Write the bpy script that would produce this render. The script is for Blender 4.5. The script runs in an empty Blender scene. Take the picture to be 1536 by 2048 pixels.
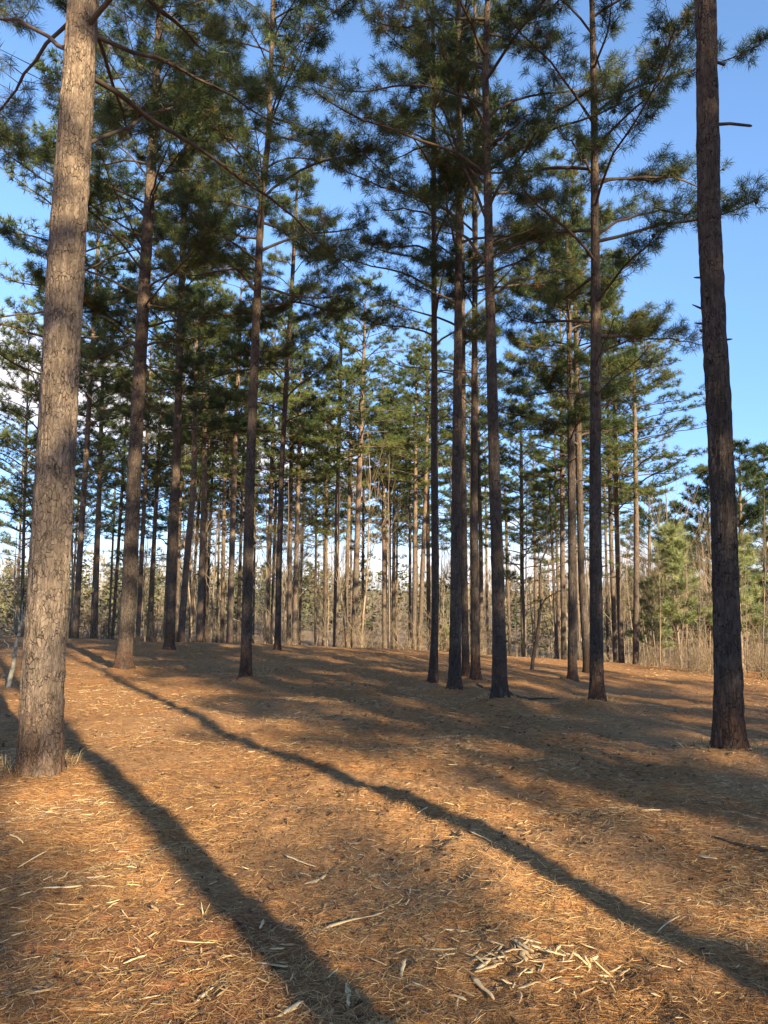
import bpy, math
import numpy as np
from mathutils import Vector, Quaternion

sc = bpy.context.scene
C = sc.collection
R = math.radians
rng = np.random.default_rng(7)

# ------------------------------------------------------------------ camera
F_PX, CX, CY, PITCH, CAM_Z = 1480.0, 768.0, 1024.0, R(5.7), 1.6
cam_d = bpy.data.cameras.new('camera')
cam = bpy.data.objects.new('camera', cam_d); C.objects.link(cam)
cam_d.sensor_fit = 'VERTICAL'; cam_d.sensor_height = 36.0; cam_d.sensor_width = 27.0
cam_d.lens = F_PX / 2048.0 * 36.0
cam_d.clip_end = 4000.0
cam.location = (0, 0, CAM_Z)
cam.rotation_euler = (R(90) + PITCH, 0, 0)
sc.camera = cam

# ------------------------------------------------------------------ light
SUN_EL, SUN_AZ = R(20), R(149)            # compass-like angle, clockwise from +Y
sun_dir = Vector((math.sin(SUN_AZ) * math.cos(SUN_EL), math.cos(SUN_AZ) * math.cos(SUN_EL), math.sin(SUN_EL)))
sl = bpy.data.lights.new('sun', 'SUN')
sl.energy = 5.0; sl.angle = R(0.55); sl.color = (1.0, 0.82, 0.55)
so = bpy.data.objects.new('sun', sl); C.objects.link(so)
so.rotation_euler = (-sun_dir).to_track_quat('-Z', 'Y').to_euler()

world = bpy.data.worlds.new('World'); sc.world = world; world.use_nodes = True
wn, wl = world.node_tree.nodes, world.node_tree.links
bg = wn['Background']; bg.inputs['Strength'].default_value = 0.10
sky = wn.new('ShaderNodeTexSky'); sky.sky_type = 'NISHITA'; sky.sun_disc = False
sky.sun_elevation = SUN_EL; sky.sun_rotation = SUN_AZ
sky.air_density = 1.0; sky.dust_density = 0.3; sky.ozone_density = 4.0
tc = wn.new('ShaderNodeTexCoord')
sep = wn.new('ShaderNodeSeparateXYZ'); wl.new(tc.outputs['Generated'], sep.inputs[0])
mp = wn.new('ShaderNodeMapping'); mp.inputs['Scale'].default_value = (1.0, 1.0, 3.2); mp.inputs['Location'].default_value = (0.3, 0.1, 0.0)
wl.new(tc.outputs['Generated'], mp.inputs[0])
nz = wn.new('ShaderNodeTexNoise'); nz.inputs['Scale'].default_value = 3.2; nz.inputs['Detail'].default_value = 7; nz.inputs['Roughness'].default_value = 0.55
wl.new(mp.outputs[0], nz.inputs['Vector'])
def wmath(op, a, b=None, clamp=False):
    n = wn.new('ShaderNodeMath'); n.operation = op; n.use_clamp = clamp
    for i, v in enumerate((a, b)):
        if v is None: continue
        if isinstance(v, (int, float)): n.inputs[i].default_value = v
        else: wl.new(v, n.inputs[i])
    return n.outputs[0]
def wrange(v, a, b, c, d):
    n = wn.new('ShaderNodeMapRange'); n.interpolation_type = 'SMOOTHSTEP'
    wl.new(v, n.inputs[0])
    for i, x in enumerate((a, b, c, d)): n.inputs[1 + i].default_value = x
    return n.outputs[0]
left = wrange(sep.outputs['X'], -0.20, 0.34, 0.06, -0.13)        # more cloud to the left
zt = wmath('ADD', sep.outputs['Z'], wmath('MULTIPLY', wmath('ADD', sep.outputs['X'], 0.10), 0.20))      # the bank climbs to the left
band = wmath('MULTIPLY', wrange(zt, 0.10, 0.16, 0.0, 1.0), wrange(zt, 0.20, 0.27, 1.0, 0.0))
c1 = wmath('MULTIPLY', wrange(wmath('ADD', nz.outputs['Fac'], left), 0.47, 0.60, 0.0, 0.95), band)
c2 = wmath('MULTIPLY', wrange(nz.outputs['Fac'], 0.40, 0.60, 0.10, 0.8), wrange(sep.outputs['Z'], 0.02, 0.075, 1.0, 0.0))
cl = wmath('MAXIMUM', c1, c2, True)
mixc = wn.new('ShaderNodeMix'); mixc.data_type = 'RGBA'
deep = wn.new('ShaderNodeMix'); deep.data_type = 'RGBA'; deep.blend_type = 'MULTIPLY'     # clear winter air: the blue holds low down
wl.new(wrange(sep.outputs['Z'], 0.02, 0.55, 1.0, 0.0), deep.inputs['Factor']); wl.new(sky.outputs[0], deep.inputs[6]); deep.inputs[7].default_value = (0.55, 0.62, 0.85, 1)
wl.new(cl, mixc.inputs['Factor']); wl.new(deep.outputs[2], mixc.inputs[6])
mixc.inputs[7].default_value = (4.3, 4.0, 4.1, 1)
wl.new(mixc.outputs[2], bg.inputs['Color'])

sc.view_settings.view_transform = 'Standard'; sc.view_settings.look = 'None'
sc.view_settings.exposure = 1.82; sc.view_settings.gamma = 1.0
sc.cycles.max_bounces = 5; sc.cycles.diffuse_bounces = 3; sc.cycles.glossy_bounces = 1
sc.cycles.transmission_bounces = 2; sc.cycles.caustics_reflective = False; sc.cycles.caustics_refractive = False

# ------------------------------------------------------------------ helpers
def smooth(a, b, x):
    t = np.clip((x - a) / (b - a), 0, 1); return t * t * (3 - 2 * t)

def hash2(i, j, s):
    h = (i * 374761393 + j * 668265263 + s * 974634777) & 0xFFFFFFFF
    h = ((h ^ (h >> 13)) * 1274126177) & 0xFFFFFFFF
    return ((h ^ (h >> 16)) & 0xFFFF) / 65535.0

def vnoise(x, y, s=0):
    x = np.asarray(x, float); y = np.asarray(y, float)
    i = np.floor(x).astype(np.int64); j = np.floor(y).astype(np.int64)
    fx = x - i; fy = y - j
    fx = fx * fx * (3 - 2 * fx); fy = fy * fy * (3 - 2 * fy)
    a = hash2(i, j, s); b = hash2(i + 1, j, s); c = hash2(i, j + 1, s); d = hash2(i + 1, j + 1, s)
    return (a * (1 - fx) + b * fx) * (1 - fy) + (c * (1 - fx) + d * fx) * fy

def ground_z(x, y):
    """the smooth lie of the land: a clearing that falls gently away to a crest, then into a valley"""
    x = np.asarray(x, float); y = np.asarray(y, float)
    z = -0.03 * np.clip(y - 5, 0, 21)
    z = z - 0.16 * np.clip(y - 26, 0, 44) * smooth(24, 34, y)
    w = smooth(6, 26, y)
    z = z + w * (0.033 * np.clip(-x, 0, 25) - 0.062 * np.clip(x, 0, 18))
    z = z - 0.22 * smooth(0.0, 1.6, (x - 3.0) + (y - 11.0) * 0.30) * smooth(5, 8, y) * (1 - smooth(14, 20, y))
    return z + 0.10 * (vnoise(x * 0.35 + 9, y * 0.35 + 4, 3) - 0.5) * smooth(1, 5, np.abs(y) + np.abs(x) * .2)

MOUNDS = []            # straw heaped round the foot of the nearer trunks: x, y, radius, height
CLAY = [(-1.25, 2.95, .45), (-.75, 3.1, .35), (-1.6, 3.6, .4), (-0.55, 3.75, .4)]   # churned red clods
def ground_full(x, y):
    z = ground_z(x, y)
    near = 1 - smooth(18, 45, np.abs(y) + np.abs(x) * .3)
    z = z + near * (0.085 * (vnoise(x * 1.7, y * 1.7, 5) - .5) + 0.050 * (vnoise(x * 5.1, y * 5.1, 6) - .5)
                    + 0.026 * (vnoise(x * 14, y * 14, 7) - .5) + 0.011 * (vnoise(x * 37, y * 37, 8) - .5))
    for mx, my, mr, mh in MOUNDS:
        d = np.hypot(x - mx, y - my) / mr
        z = z + mh * np.exp(-d * d * 1.6)
    for mx, my, mr in CLAY:
        d = np.hypot(x - mx, (y - my)) / mr
        z = z + np.exp(-d * d * 2) * 0.05 * np.abs(vnoise(x * 16, y * 16, 11) - .35)
    return z

def sand_mask(x, y):
    """where the needles have been scraped off the sandy soil"""
    m = vnoise(x * .55 + 2.3, y * .42 + 7.1, 61) * .7 + vnoise(x * 2.1, y * 2.1, 62) * .3
    k = smooth(.60, .76, m) * .8
    for sx, sy, ax, ay in ((-1.6, 10.6, 1.5, .9), (.2, 6.3, 1.0, .6), (-.5, 4.6, .7, .45), (.9, 4.9, .7, .35), (2.6, 5.0, .8, .35)):
        d = np.hypot((x - sx) / ax, (y - sy) / ay)
        k = np.maximum(k, (1 - smooth(.5, 1.3, d + (vnoise(x * 3, y * 3, 63) - .5) * .9)) * .9)
    return k * .75

def ray(px, py):
    u = (px - CX) / F_PX; v = (CY - py) / F_PX
    return np.array([u, math.cos(PITCH) - v * math.sin(PITCH), math.sin(PITCH) + v * math.cos(PITCH)])

def at_depth(px, py, Y):
    d = ray(px, py); t = Y / d[1]
    return np.array([d[0] * t, Y, CAM_Z + d[2] * t])

def on_ground(px, py):
    d = ray(px, py); lo, hi = 0.5, 0.5
    while hi < 400:
        p = d * hi
        if CAM_Z + p[2] < float(ground_z(p[0], p[1])): break
        lo = hi; hi += 0.25
    for _ in range(30):
        m = (lo + hi) / 2; p = d * m
        if CAM_Z + p[2] < float(ground_z(p[0], p[1])): hi = m
        else: lo = m
    p = d * hi
    return np.array([p[0], p[1], CAM_Z + p[2]])

def make_mesh(name, verts, faces, mat=None, smooth_shade=False, tint=None):
    """faces: int array (n,3) or (n,4)"""
    me = bpy.data.meshes.new(name)
    verts = np.asarray(verts, np.float32); faces = np.asarray(faces, np.int32)
    k = faces.shape[1]
    me.vertices.add(len(verts)); me.vertices.foreach_set('co', verts.ravel())
    me.loops.add(faces.size); me.loops.foreach_set('vertex_index', faces.ravel())
    me.polygons.add(len(faces))
    me.polygons.foreach_set('loop_start', np.arange(0, faces.size, k, dtype=np.int32))
    me.polygons.foreach_set('loop_total', np.full(len(faces), k, np.int32))
    if smooth_shade: me.polygons.foreach_set('use_smooth', np.ones(len(faces), bool))
    if tint is not None:
        a = me.attributes.new('tint', 'FLOAT', 'POINT'); a.data.foreach_set('value', np.asarray(tint, np.float32))
    me.update(calc_edges=True)
    if mat: me.materials.append(mat)
    return me

def link(name, me, parent=None, loc=(0, 0, 0)):
    o = bpy.data.objects.new(name, me); C.objects.link(o); o.location = loc
    if parent: o.parent = parent
    return o

def tag(o, label=None, cat=None, group=None, kind=None):
    if label: o['label'] = label
    if cat: o['category'] = cat
    if group: o['group'] = group
    if kind: o['kind'] = kind
    return o

def empty(name, loc, label, cat, group=None):
    o = bpy.data.objects.new(name, None); C.objects.link(o); o.location = loc
    o.empty_display_size = 0.2
    return tag(o, label, cat, group)

class Tubes:
    def __init__(s): s.v = []; s.f = []; s.n = 0
    def add(s, pts, rad, k=5):
        pts = np.asarray(pts, float); rad = np.asarray(rad, float)
        t = np.gradient(pts, axis=0); t /= np.linalg.norm(t, axis=1)[:, None] + 1e-9
        ref = np.array([0.0, 0, 1]) if abs(t[0][2]) < .8 else np.array([1.0, 0, 0])
        a = np.cross(t, ref); a /= np.linalg.norm(a, axis=1)[:, None] + 1e-9
        b = np.cross(t, a)
        th = np.arange(k) * 2 * math.pi / k
        ring = pts[:, None, :] + rad[:, None, None] * (np.cos(th)[None, :, None] * a[:, None, :] + np.sin(th)[None, :, None] * b[:, None, :])
        m = len(pts); s.v.append(ring.reshape(-1, 3))
        i = np.arange(m - 1)[:, None] * k; j = np.arange(k)[None, :]; j2 = (j + 1) % k
        f = np.stack([i + j, i + j2, i + k + j2, i + k + j], -1).reshape(-1, 4) + s.n
        s.f.append(f); s.n += m * k
    def mesh(s, name, mat):
        return make_mesh(name, np.concatenate(s.v), np.concatenate(s.f), mat, True)

# ------------------------------------------------------------------ materials
def new_mat(name, rough=0.9):
    m = bpy.data.materials.new(name); m.use_nodes = True
    n, l = m.node_tree.nodes, m.node_tree.links
    b = n['Principled BSDF']; b.inputs['Roughness'].default_value = rough
    b.inputs['Specular IOR Level'].default_value = 0.2
    return m, n, l, b

def ramp(n, l, src, stops):
    r = n.new('ShaderNodeValToRGB'); l.new(src, r.inputs[0])
    while len(r.color_ramp.elements) < len(stops): r.color_ramp.elements.new(0.5)
    for e, (p, c) in zip(r.color_ramp.elements, stops):
        e.position = p; e.color = (*c, 1)
    return r.outputs[0]

def mixrgb(n, l, fac, a, b, mode='MIX'):
    m = n.new('ShaderNodeMix'); m.data_type = 'RGBA'; m.blend_type = mode
    if isinstance(fac, (int, float)): m.inputs['Factor'].default_value = fac
    else: l.new(fac, m.inputs['Factor'])
    for i, v in ((6, a), (7, b)):
        if isinstance(v, tuple): m.inputs[i].default_value = (*v, 1)
        else: l.new(v, m.inputs[i])
    return m.outputs[2]

def nmath(n, l, op, a, b=None):
    m = n.new('ShaderNodeMath'); m.operation = op
    for i, v in enumerate((a, b)):
        if v is None: continue
        if isinstance(v, (int, float)): m.inputs[i].default_value = v
        else: l.new(v, m.inputs[i])
    return m.outputs[0]

def nrange(n, l, v, a, b, c=0.0, d=1.0):
    m = n.new('ShaderNodeMapRange'); m.interpolation_type = 'SMOOTHSTEP'; l.new(v, m.inputs[0])
    for i, x in enumerate((a, b, c, d)): m.inputs[1 + i].default_value = x
    return m.outputs[0]

def noise(n, l, vec, scale, detail=3, rough=.5):
    t = n.new('ShaderNodeTexNoise'); t.inputs['Scale'].default_value = scale
    t.inputs['Detail'].default_value = detail; t.inputs['Roughness'].default_value = rough
    l.new(vec, t.inputs['Vector']); return t.outputs['Fac']

def bark_material(name, plate_a, plate_b, fissure, upper, flake=1.0, fine=True):
    m, n, l, b = new_mat(name, 0.92)
    tcn = n.new('ShaderNodeTexCoord'); oi = n.new('ShaderNodeObjectInfo')
    add = n.new('ShaderNodeVectorMath'); add.operation = 'ADD'
    l.new(tcn.outputs['Object'], add.inputs[0])
    sc_ = n.new('ShaderNodeVectorMath'); sc_.operation = 'SCALE'; sc_.inputs[0].default_value = (3.1, 7.7, 11.3)
    l.new(oi.outputs['Random'], sc_.inputs['Scale']); l.new(sc_.outputs[0], add.inputs[1])
    def mapped(s):
        mm = n.new('ShaderNodeMapping'); mm.inputs['Scale'].default_value = s; l.new(add.outputs[0], mm.inputs[0]); return mm.outputs[0]
    wob = noise(n, l, add.outputs[0], 9.0, 3)
    v0 = mapped((1, 1, 0.50))
    dist = n.new('ShaderNodeMix'); dist.data_type = 'VECTOR'; dist.inputs['Factor'].default_value = 0.13
    wv = n.new('ShaderNodeTexNoise'); wv.inputs['Scale'].default_value = 7; wv.inputs['Detail'].default_value = 3; l.new(v0, wv.inputs['Vector'])
    l.new(v0, dist.inputs[4]); l.new(wv.outputs['Color'], dist.inputs[5])
    vo = n.new('ShaderNodeTexVoronoi'); vo.feature = 'DISTANCE_TO_EDGE'; vo.inputs['Scale'].default_value = 36 * flake
    l.new(dist.outputs[1], vo.inputs['Vector'])
    vc = n.new('ShaderNodeTexVoronoi'); vc.inputs['Scale'].default_value = 36 * flake; l.new(dist.outputs[1], vc.inputs['Vector'])
    edge0 = nrange(n, l, nmath(n, l, 'ADD', vo.outputs['Distance'], nmath(n, l, 'MULTIPLY', nmath(n, l, 'ADD', wob, -.5), .3)), -0.01, 0.07)
    tick = nrange(n, l, noise(n, l, mapped((16, 16, 22)), 1.0, 2), .44, .60)        # only stretches of the plate edges stand open
    edge = nmath(n, l, 'MAXIMUM', edge0, nmath(n, l, 'MULTIPLY', tick, .70))
    furrow = noise(n, l, mapped((30, 30, 3.2)), 1.0, 4, .6)
    fib = noise(n, l, mapped((70, 70, 14)), 1.0, 4, .6)
    big = noise(n, l, mapped((5, 5, 1.3)), 1.0, 4, .6)
    col = ramp(n, l, big, [(.3, plate_a), (.7, plate_b)])
    sepz = n.new('ShaderNodeSeparateXYZ'); l.new(tcn.outputs['Object'], sepz.inputs[0])
    up = nrange(n, l, sepz.outputs['Z'], 2.5, 9.0)
    col = mixrgb(n, l, up, col, upper)
    foot = nrange(n, l, sepz.outputs['Z'], 0.15, 0.95, 0.85, 0.0)  # darker moist bark at the foot, with some shade put into the colour
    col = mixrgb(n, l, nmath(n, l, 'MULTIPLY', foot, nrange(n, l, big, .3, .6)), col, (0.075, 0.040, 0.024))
    sepc = n.new('ShaderNodeSeparateColor'); l.new(vc.outputs['Color'], sepc.inputs[0])
    col = mixrgb(n, l, 0.55, col, ramp(n, l, sepc.outputs[0], [(0.0, (.52, .50, .48)), (1.0, (1.38, 1.36, 1.33))]), 'MULTIPLY')
    col = mixrgb(n, l, 0.6, col, ramp(n, l, fib, [(.25, (.5, .48, .46)), (.7, (1.25, 1.22, 1.2))]), 'MULTIPLY')
    col = mixrgb(n, l, .38, col, ramp(n, l, furrow, [(.34, (.50, .47, .45)), (.56, (1.1, 1.08, 1.06))]), 'MULTIPLY')
    col = mixrgb(n, l, edge, fissure, col)
    l.new(col, b.inputs['Base Color'])
    if fine:
        h = nmath(n, l, 'ADD', nmath(n, l, 'MULTIPLY', edge, 0.7), nmath(n, l, 'MULTIPLY', fib, 0.35))
        h = nmath(n, l, 'ADD', h, nmath(n, l, 'MULTIPLY', sepc.outputs[1], 1.0))
        h = nmath(n, l, 'ADD', h, nmath(n, l, 'MULTIPLY', nrange(n, l, furrow, .3, .62), .6))
        bp = n.new('ShaderNodeBump'); bp.inputs['Strength'].default_value = 0.9; bp.inputs['Distance'].default_value = 0.016
        l.new(h, bp.inputs['Height']); l.new(bp.outputs[0], b.inputs['Normal'])
    return m

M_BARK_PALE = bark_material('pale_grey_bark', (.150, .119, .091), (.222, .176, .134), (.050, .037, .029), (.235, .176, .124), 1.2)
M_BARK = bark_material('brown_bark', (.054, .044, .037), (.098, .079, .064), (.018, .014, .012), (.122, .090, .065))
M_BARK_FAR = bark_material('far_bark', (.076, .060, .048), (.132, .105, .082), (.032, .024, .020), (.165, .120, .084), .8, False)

def plain_mat(name, a, b_, scale=6.0, rough=.9):
    m, n, l, b = new_mat(name, rough)
    tcn = n.new('ShaderNodeTexCoord')
    l.new(ramp(n, l, noise(n, l, tcn.outputs['Object'], scale, 4), [(.3, a), (.7, b_)]), b.inputs['Base Color'])
    return m

M_LIMB = plain_mat('limb_bark', (.050, .036, .027), (.105, .075, .054), 8)
M_TWIG = plain_mat('bare_wood', (.165, .125, .085), (.285, .22, .155), 1.2)
M_TWIG_GREY = plain_mat('grey_bare_wood', (.105, .084, .064), (.19, .150, .112), 1.2)
M_LICHEN = plain_mat('lichen_bark', (.10, .085, .06), (.42, .40, .31), 14)
M_DARKWOOD = plain_mat('dark_sapling_bark', (.040, .030, .022), (.085, .062, .045), 10)

def tint_mat(name, stops, rough=.75, trans=0.0):
    m, n, l, b = new_mat(name, rough)
    at = n.new('ShaderNodeAttribute'); at.attribute_name = 'tint'
    col = ramp(n, l, at.outputs['Fac'], stops)
    l.new(col, b.inputs['Base Color'])
    if trans:
        t = n.new('ShaderNodeBsdfTranslucent'); l.new(col, t.inputs['Color'])
        mx = n.new('ShaderNodeMixShader'); mx.inputs[0].default_value = trans
        l.new(b.outputs[0], mx.inputs[1]); l.new(t.outputs[0], mx.inputs[2]); l.new(mx.outputs[0], n['Material Output'].inputs[0])
    return m

M_NEEDLE = tint_mat('pine_needles', [(0.0, (.040, .066, .026)), (.40, (.078, .112, .036)), (.75, (.145, .165, .050)), (.93, (.20, .18, .06)), (1.0, (.20, .12, .05))], .5, .3)
M_NEEDLE_NEAR = tint_mat('near_needles', [(0.0, (.026, .046, .020)), (.40, (.055, .082, .029)), (.75, (.115, .130, .042)), (.93, (.18, .155, .055)), (1.0, (.18, .105, .045))], .5, .25)  # darker copy of the needles: the near canopy's shade worked into the colour
M_NEEDLE_SHADED = tint_mat('shaded_needles', [(0.0, (.024, .044, .020)), (.6, (.050, .076, .030)), (1.0, (.095, .110, .038))], .55, .2)  # shade on the dense right-hand pines, painted in as darker needles
M_NEEDLE_YOUNG = tint_mat('young_needles', [(0.0, (.14, .175, .075)), (.6, (.25, .28, .11)), (1.0, (.34, .34, .16))], .5, .3)
M_STRAW = tint_mat('pine_straw', [(0.0, (.060, .028, .012)), (.25, (.215, .106, .039)), (.55, (.47, .268, .103)), (.86, (.65, .44, .20)), (1.0, (.75, .61, .37))], .75)
M_CHIP = tint_mat('wood_chip', [(0.0, (.20, .115, .052)), (.5, (.46, .31, .155)), (1.0, (.68, .52, .29))], .7)
M_DRYGRASS = tint_mat('dry_grass', [(0.0, (.20, .12, .05)), (.6, (.38, .27, .12)), (1.0, (.50, .40, .20))], .8, .2)
M_BRUSH = tint_mat('dry_brush', [(0.0, (.075, .055, .038)), (.5, (.165, .120, .075)), (1.0, (.32, .245, .155))], .9)
M_WOODS = tint_mat('far_woods', [(0.0, (.055, .060, .032)), (.35, (.105, .102, .048)), (.6, (.13, .105, .070)), (1.0, (.23, .185, .130))], .9)

def ground_material():
    m, n, l, b = new_mat('forest_floor', .95)
    tcn = n.new('ShaderNodeTexCoord'); P = tcn.outputs['Object']
    def mapped(s, rot=0.0):
        mm = n.new('ShaderNodeMapping'); mm.inputs['Scale'].default_value = s; mm.inputs['Rotation'].default_value = (0, 0, rot)
        l.new(P, mm.inputs[0]); return mm.outputs[0]
    fibs = []
    for k, (s, r) in enumerate((((7, 110, 60), .2), ((9, 130, 60), 1.25), ((8, 120, 60), 2.3))):
        fibs.append(noise(n, l, mapped(s, r), 1.0, 2, .5))
    fib = nmath(n, l, 'MAXIMUM', nmath(n, l, 'MAXIMUM', fibs[0], fibs[1]), fibs[2])
    sandA = n.new('ShaderNodeAttribute'); sandA.attribute_name = 'tint'
    mid = noise(n, l, P, 3.2, 5, .65)
    fine = noise(n, l, P, 28, 4, .65)
    straw = ramp(n, l, fib, [(.47, (.112, .052, .022)), (.59, (.325, .165, .062)), (.73, (.54, .33, .140))])
    col = mixrgb(n, l, nrange(n, l, mid, .35, .65), straw, mixrgb(n, l, .5, straw, (.33, .150, .055)))
    sand = ramp(n, l, fine, [(.3, (.23, .118, .052)), (.7, (.44, .26, .120))])
    col = mixrgb(n, l, nmath(n, l, 'MULTIPLY', sandA.outputs['Fac'], nrange(n, l, mid, .25, .55)), col, sand)
    clay = ramp(n, l, fine, [(.3, (.17, .070, .032)), (.7, (.30, .140, .070))])
    sx = n.new('ShaderNodeSeparateXYZ'); l.new(P, sx.inputs[0])
    dx = nmath(n, l, 'ADD', sx.outputs[0], 0.95); dy = nmath(n, l, 'ADD', sx.outputs[1], -3.1)
    dd = nmath(n, l, 'SQRT', nmath(n, l, 'ADD', nmath(n, l, 'MULTIPLY', dx, dx), nmath(n, l, 'MULTIPLY', dy, dy)))
    col = mixrgb(n, l, nmath(n, l, 'MULTIPLY', nrange(n, l, dd, .5, 1.2, 1.0, 0.0), nrange(n, l, mid, .38, .55)), col, clay)
    col = mixrgb(n, l, .55, col, ramp(n, l, fine, [(.25, (.55, .52, .5)), (.75, (1.25, 1.22, 1.2))]), 'MULTIPLY')
    far = nrange(n, l, sx.outputs[1], 30, 45)
    col = mixrgb(n, l, far, col, ramp(n, l, mid, [(.3, (.13, .085, .05)), (.7, (.27, .20, .12))]))
    l.new(col, b.inputs['Base Color'])
    h = nmath(n, l, 'ADD', nmath(n, l, 'MULTIPLY', fib, .8), nmath(n, l, 'MULTIPLY', fine, .9))
    bp = n.new('ShaderNodeBump'); bp.inputs['Strength'].default_value = .9; bp.inputs['Distance'].default_value = .03
    l.new(h, bp.inputs['Height']); l.new(bp.outputs[0], b.inputs['Normal'])
    return m
M_GROUND = ground_material()

# ------------------------------------------------------------------ pine generators
def unit(v): return v / (np.linalg.norm(v) + 1e-9)

def dirv(az, el): return np.array([math.cos(az) * math.cos(el), math.sin(az) * math.cos(el), math.sin(el)])

def grow_limb(r, base, az, el0, L, rad, tufts, dense=1.0, bare=False, curve=.7, tip_up=.7, pts=None, start=.28):
    """returns a Tubes of one limb with its side twigs; fills tufts with (pos, dir, tint)"""
    tb = Tubes()
    if pts is None:
        n = max(6, int(L / .3)); p = np.array(base, float); pts = [p.copy()]; a = az
        for i in range(n):
            s = (i + .5) / n
            el = el0 * (1 - curve * min(1, s * 1.6)) - .05 + tip_up * max(0, s - .55) ** 1.3 * 2 + r.normal(0, .07)
            a += r.normal(0, .07)
            p = p + dirv(a, el) * (L / n); pts.append(p.copy())
    pts = np.array(pts); n = len(pts) - 1
    seg = np.linalg.norm(np.diff(pts, axis=0), axis=1); L = seg.sum(); cum = np.concatenate([[0], np.cumsum(seg)]) / L
    rr = rad * (1 - .82 * cum) + .004
    tb.add(pts, rr, 6)
    def P(s): return np.array([np.interp(s, cum, pts[:, k]) for k in range(3)])
    clump = r.uniform(0, 1)
    nt = int(L * 7.2 * dense); cc = r.uniform(start, 1, 3); cc[0] = .95
    side = 1
    for i in range(nt):
        s = start + (1 - start) * ((i + r.uniform(.1, .9)) / nt)
        if np.abs(cc - s).min() * L > .38 and r.random() < .6: continue
        p0 = P(s); d = unit(P(min(1, s + .03)) - P(max(0, s - .03)))
        side = -side
        lat = unit(np.cross(d, [0, 0, 1])) * side
        w = (.30 + .34 * (1 - s)) * r.uniform(.55, 1.25) * min(1.0, L / 2.2) * 1.15
        t1 = unit(d * r.uniform(.35, .9) + lat * r.uniform(.5, 1.0) + np.array([0, 0, r.uniform(-.15, .85)]))
        t2 = unit(t1 + np.array([0, 0, r.uniform(0, .5)]) + d * .25)
        p1 = p0 + t1 * w * .55; p2 = p1 + t2 * w * .45
        tb.add([p0, p1, p2], [rad * .22 * (1 - .5 * s) + .0035, .0035, .0025], 3)
        if bare: continue
        tufts.append((p2, t2, clump))
        for u in (0.35, .62, .85):
            if r.random() > .85 * dense: continue
            q = p0 + (p1 - p0) * u / .55 if u < .55 else p1 + (p2 - p1) * (u - .55) / .45
            e = unit(t1 * .6 + np.cross(t1, [0, 0, 1]) * r.choice([-1, 1]) * .8 + np.array([0, 0, r.uniform(-.2, .7)]))
            q2 = q + e * r.uniform(.07, .22)
            tb.add([q, q2], [.0035, .002], 3)
            tufts.append((q2, e, clump))
    if not bare: tufts.append((pts[-1], unit(pts[-1] - pts[-2]), clump))
    return tb

def needle_mesh(name, r, tufts, count, length, width, mat, spread=1.45):
    T = len(tufts); pos = np.array([t[0] for t in tufts]); d = np.array([t[1] for t in tufts]); cl = np.array([t[2] for t in tufts])
    N = T * count
    pos = np.repeat(pos, count, 0); d = np.repeat(d, count, 0)
    ra = r.normal(size=(N, 3)); ra -= (ra * d).sum(1)[:, None] * d; ra /= np.linalg.norm(ra, axis=1)[:, None] + 1e-9
    an = spread * np.sqrt(r.uniform(.02, 1, N))
    nd = d * np.cos(an)[:, None] + ra * np.sin(an)[:, None]
    nd[:, 2] -= .08; nd /= np.linalg.norm(nd, axis=1)[:, None]
    st = pos - d * r.uniform(0, .10, N)[:, None]
    Ln = length * r.uniform(.65, 1.15, N)
    w = r.normal(size=(N, 3)); w -= (w * nd).sum(1)[:, None] * nd; w /= np.linalg.norm(w, axis=1)[:, None] + 1e-9
    w *= (width * r.uniform(.7, 1.2, N))[:, None] * .5
    mid = st + nd * (Ln * .55)[:, None]
    tip = st + nd * Ln[:, None] - np.array([0, 0, 1]) * (Ln * .07)[:, None]
    V = np.stack([st + w * .5, st - w * .5, mid - w, mid + w, tip], 1).reshape(-1, 3)
    i = np.arange(N)[:, None] * 5
    # a needle bundle is a quad and a tip triangle: written as three triangles
    Fc = np.concatenate([i + [0, 1, 2], i + [0, 2, 3], i + [3, 2, 4]], 0)
    tt = np.clip(np.repeat(cl, count) * .45 + np.repeat(r.uniform(0, .35, T), count) + r.uniform(-.08, .2, N), 0, 1)
    tt = np.where(np.repeat(r.random(T) < .03, count), np.clip(tt + .5, 0, 1), tt)
    return make_mesh(name, V, Fc, mat, False, np.repeat(tt, 5))

def needle_mesh_lo(name, r, tufts, count, length, width, mat, spread=1.45):
    T = len(tufts); pos = np.array([t[0] for t in tufts]); d = np.array([t[1] for t in tufts]); cl = np.array([t[2] for t in tufts])
    N = T * count
    pos = np.repeat(pos, count, 0); d = np.repeat(d, count, 0)
    ra = r.normal(size=(N, 3)); ra -= (ra * d).sum(1)[:, None] * d; ra /= np.linalg.norm(ra, axis=1)[:, None] + 1e-9
    an = spread * np.sqrt(r.uniform(.02, 1, N))
    nd = d * np.cos(an)[:, None] + ra * np.sin(an)[:, None]
    nd /= np.linalg.norm(nd, axis=1)[:, None]
    st = pos - d * r.uniform(0, .10, N)[:, None]
    Ln = length * r.uniform(.65, 1.15, N)
    w = r.normal(size=(N, 3)); w -= (w * nd).sum(1)[:, None] * nd; w /= np.linalg.norm(w, axis=1)[:, None] + 1e-9
    w *= (width * r.uniform(.7, 1.2, N))[:, None] * .5
    V = np.stack([st + w, st - w, st + nd * Ln[:, None]], 1).reshape(-1, 3)
    Fc = np.arange(N * 3).reshape(-1, 3)
    tt = np.clip(np.repeat(cl, count) * .45 + np.repeat(r.uniform(0, .4, T), count) + r.uniform(-.08, .18, N), 0, 1)
    return make_mesh(name, V, Fc, mat, False, np.repeat(tt, 3))

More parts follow.
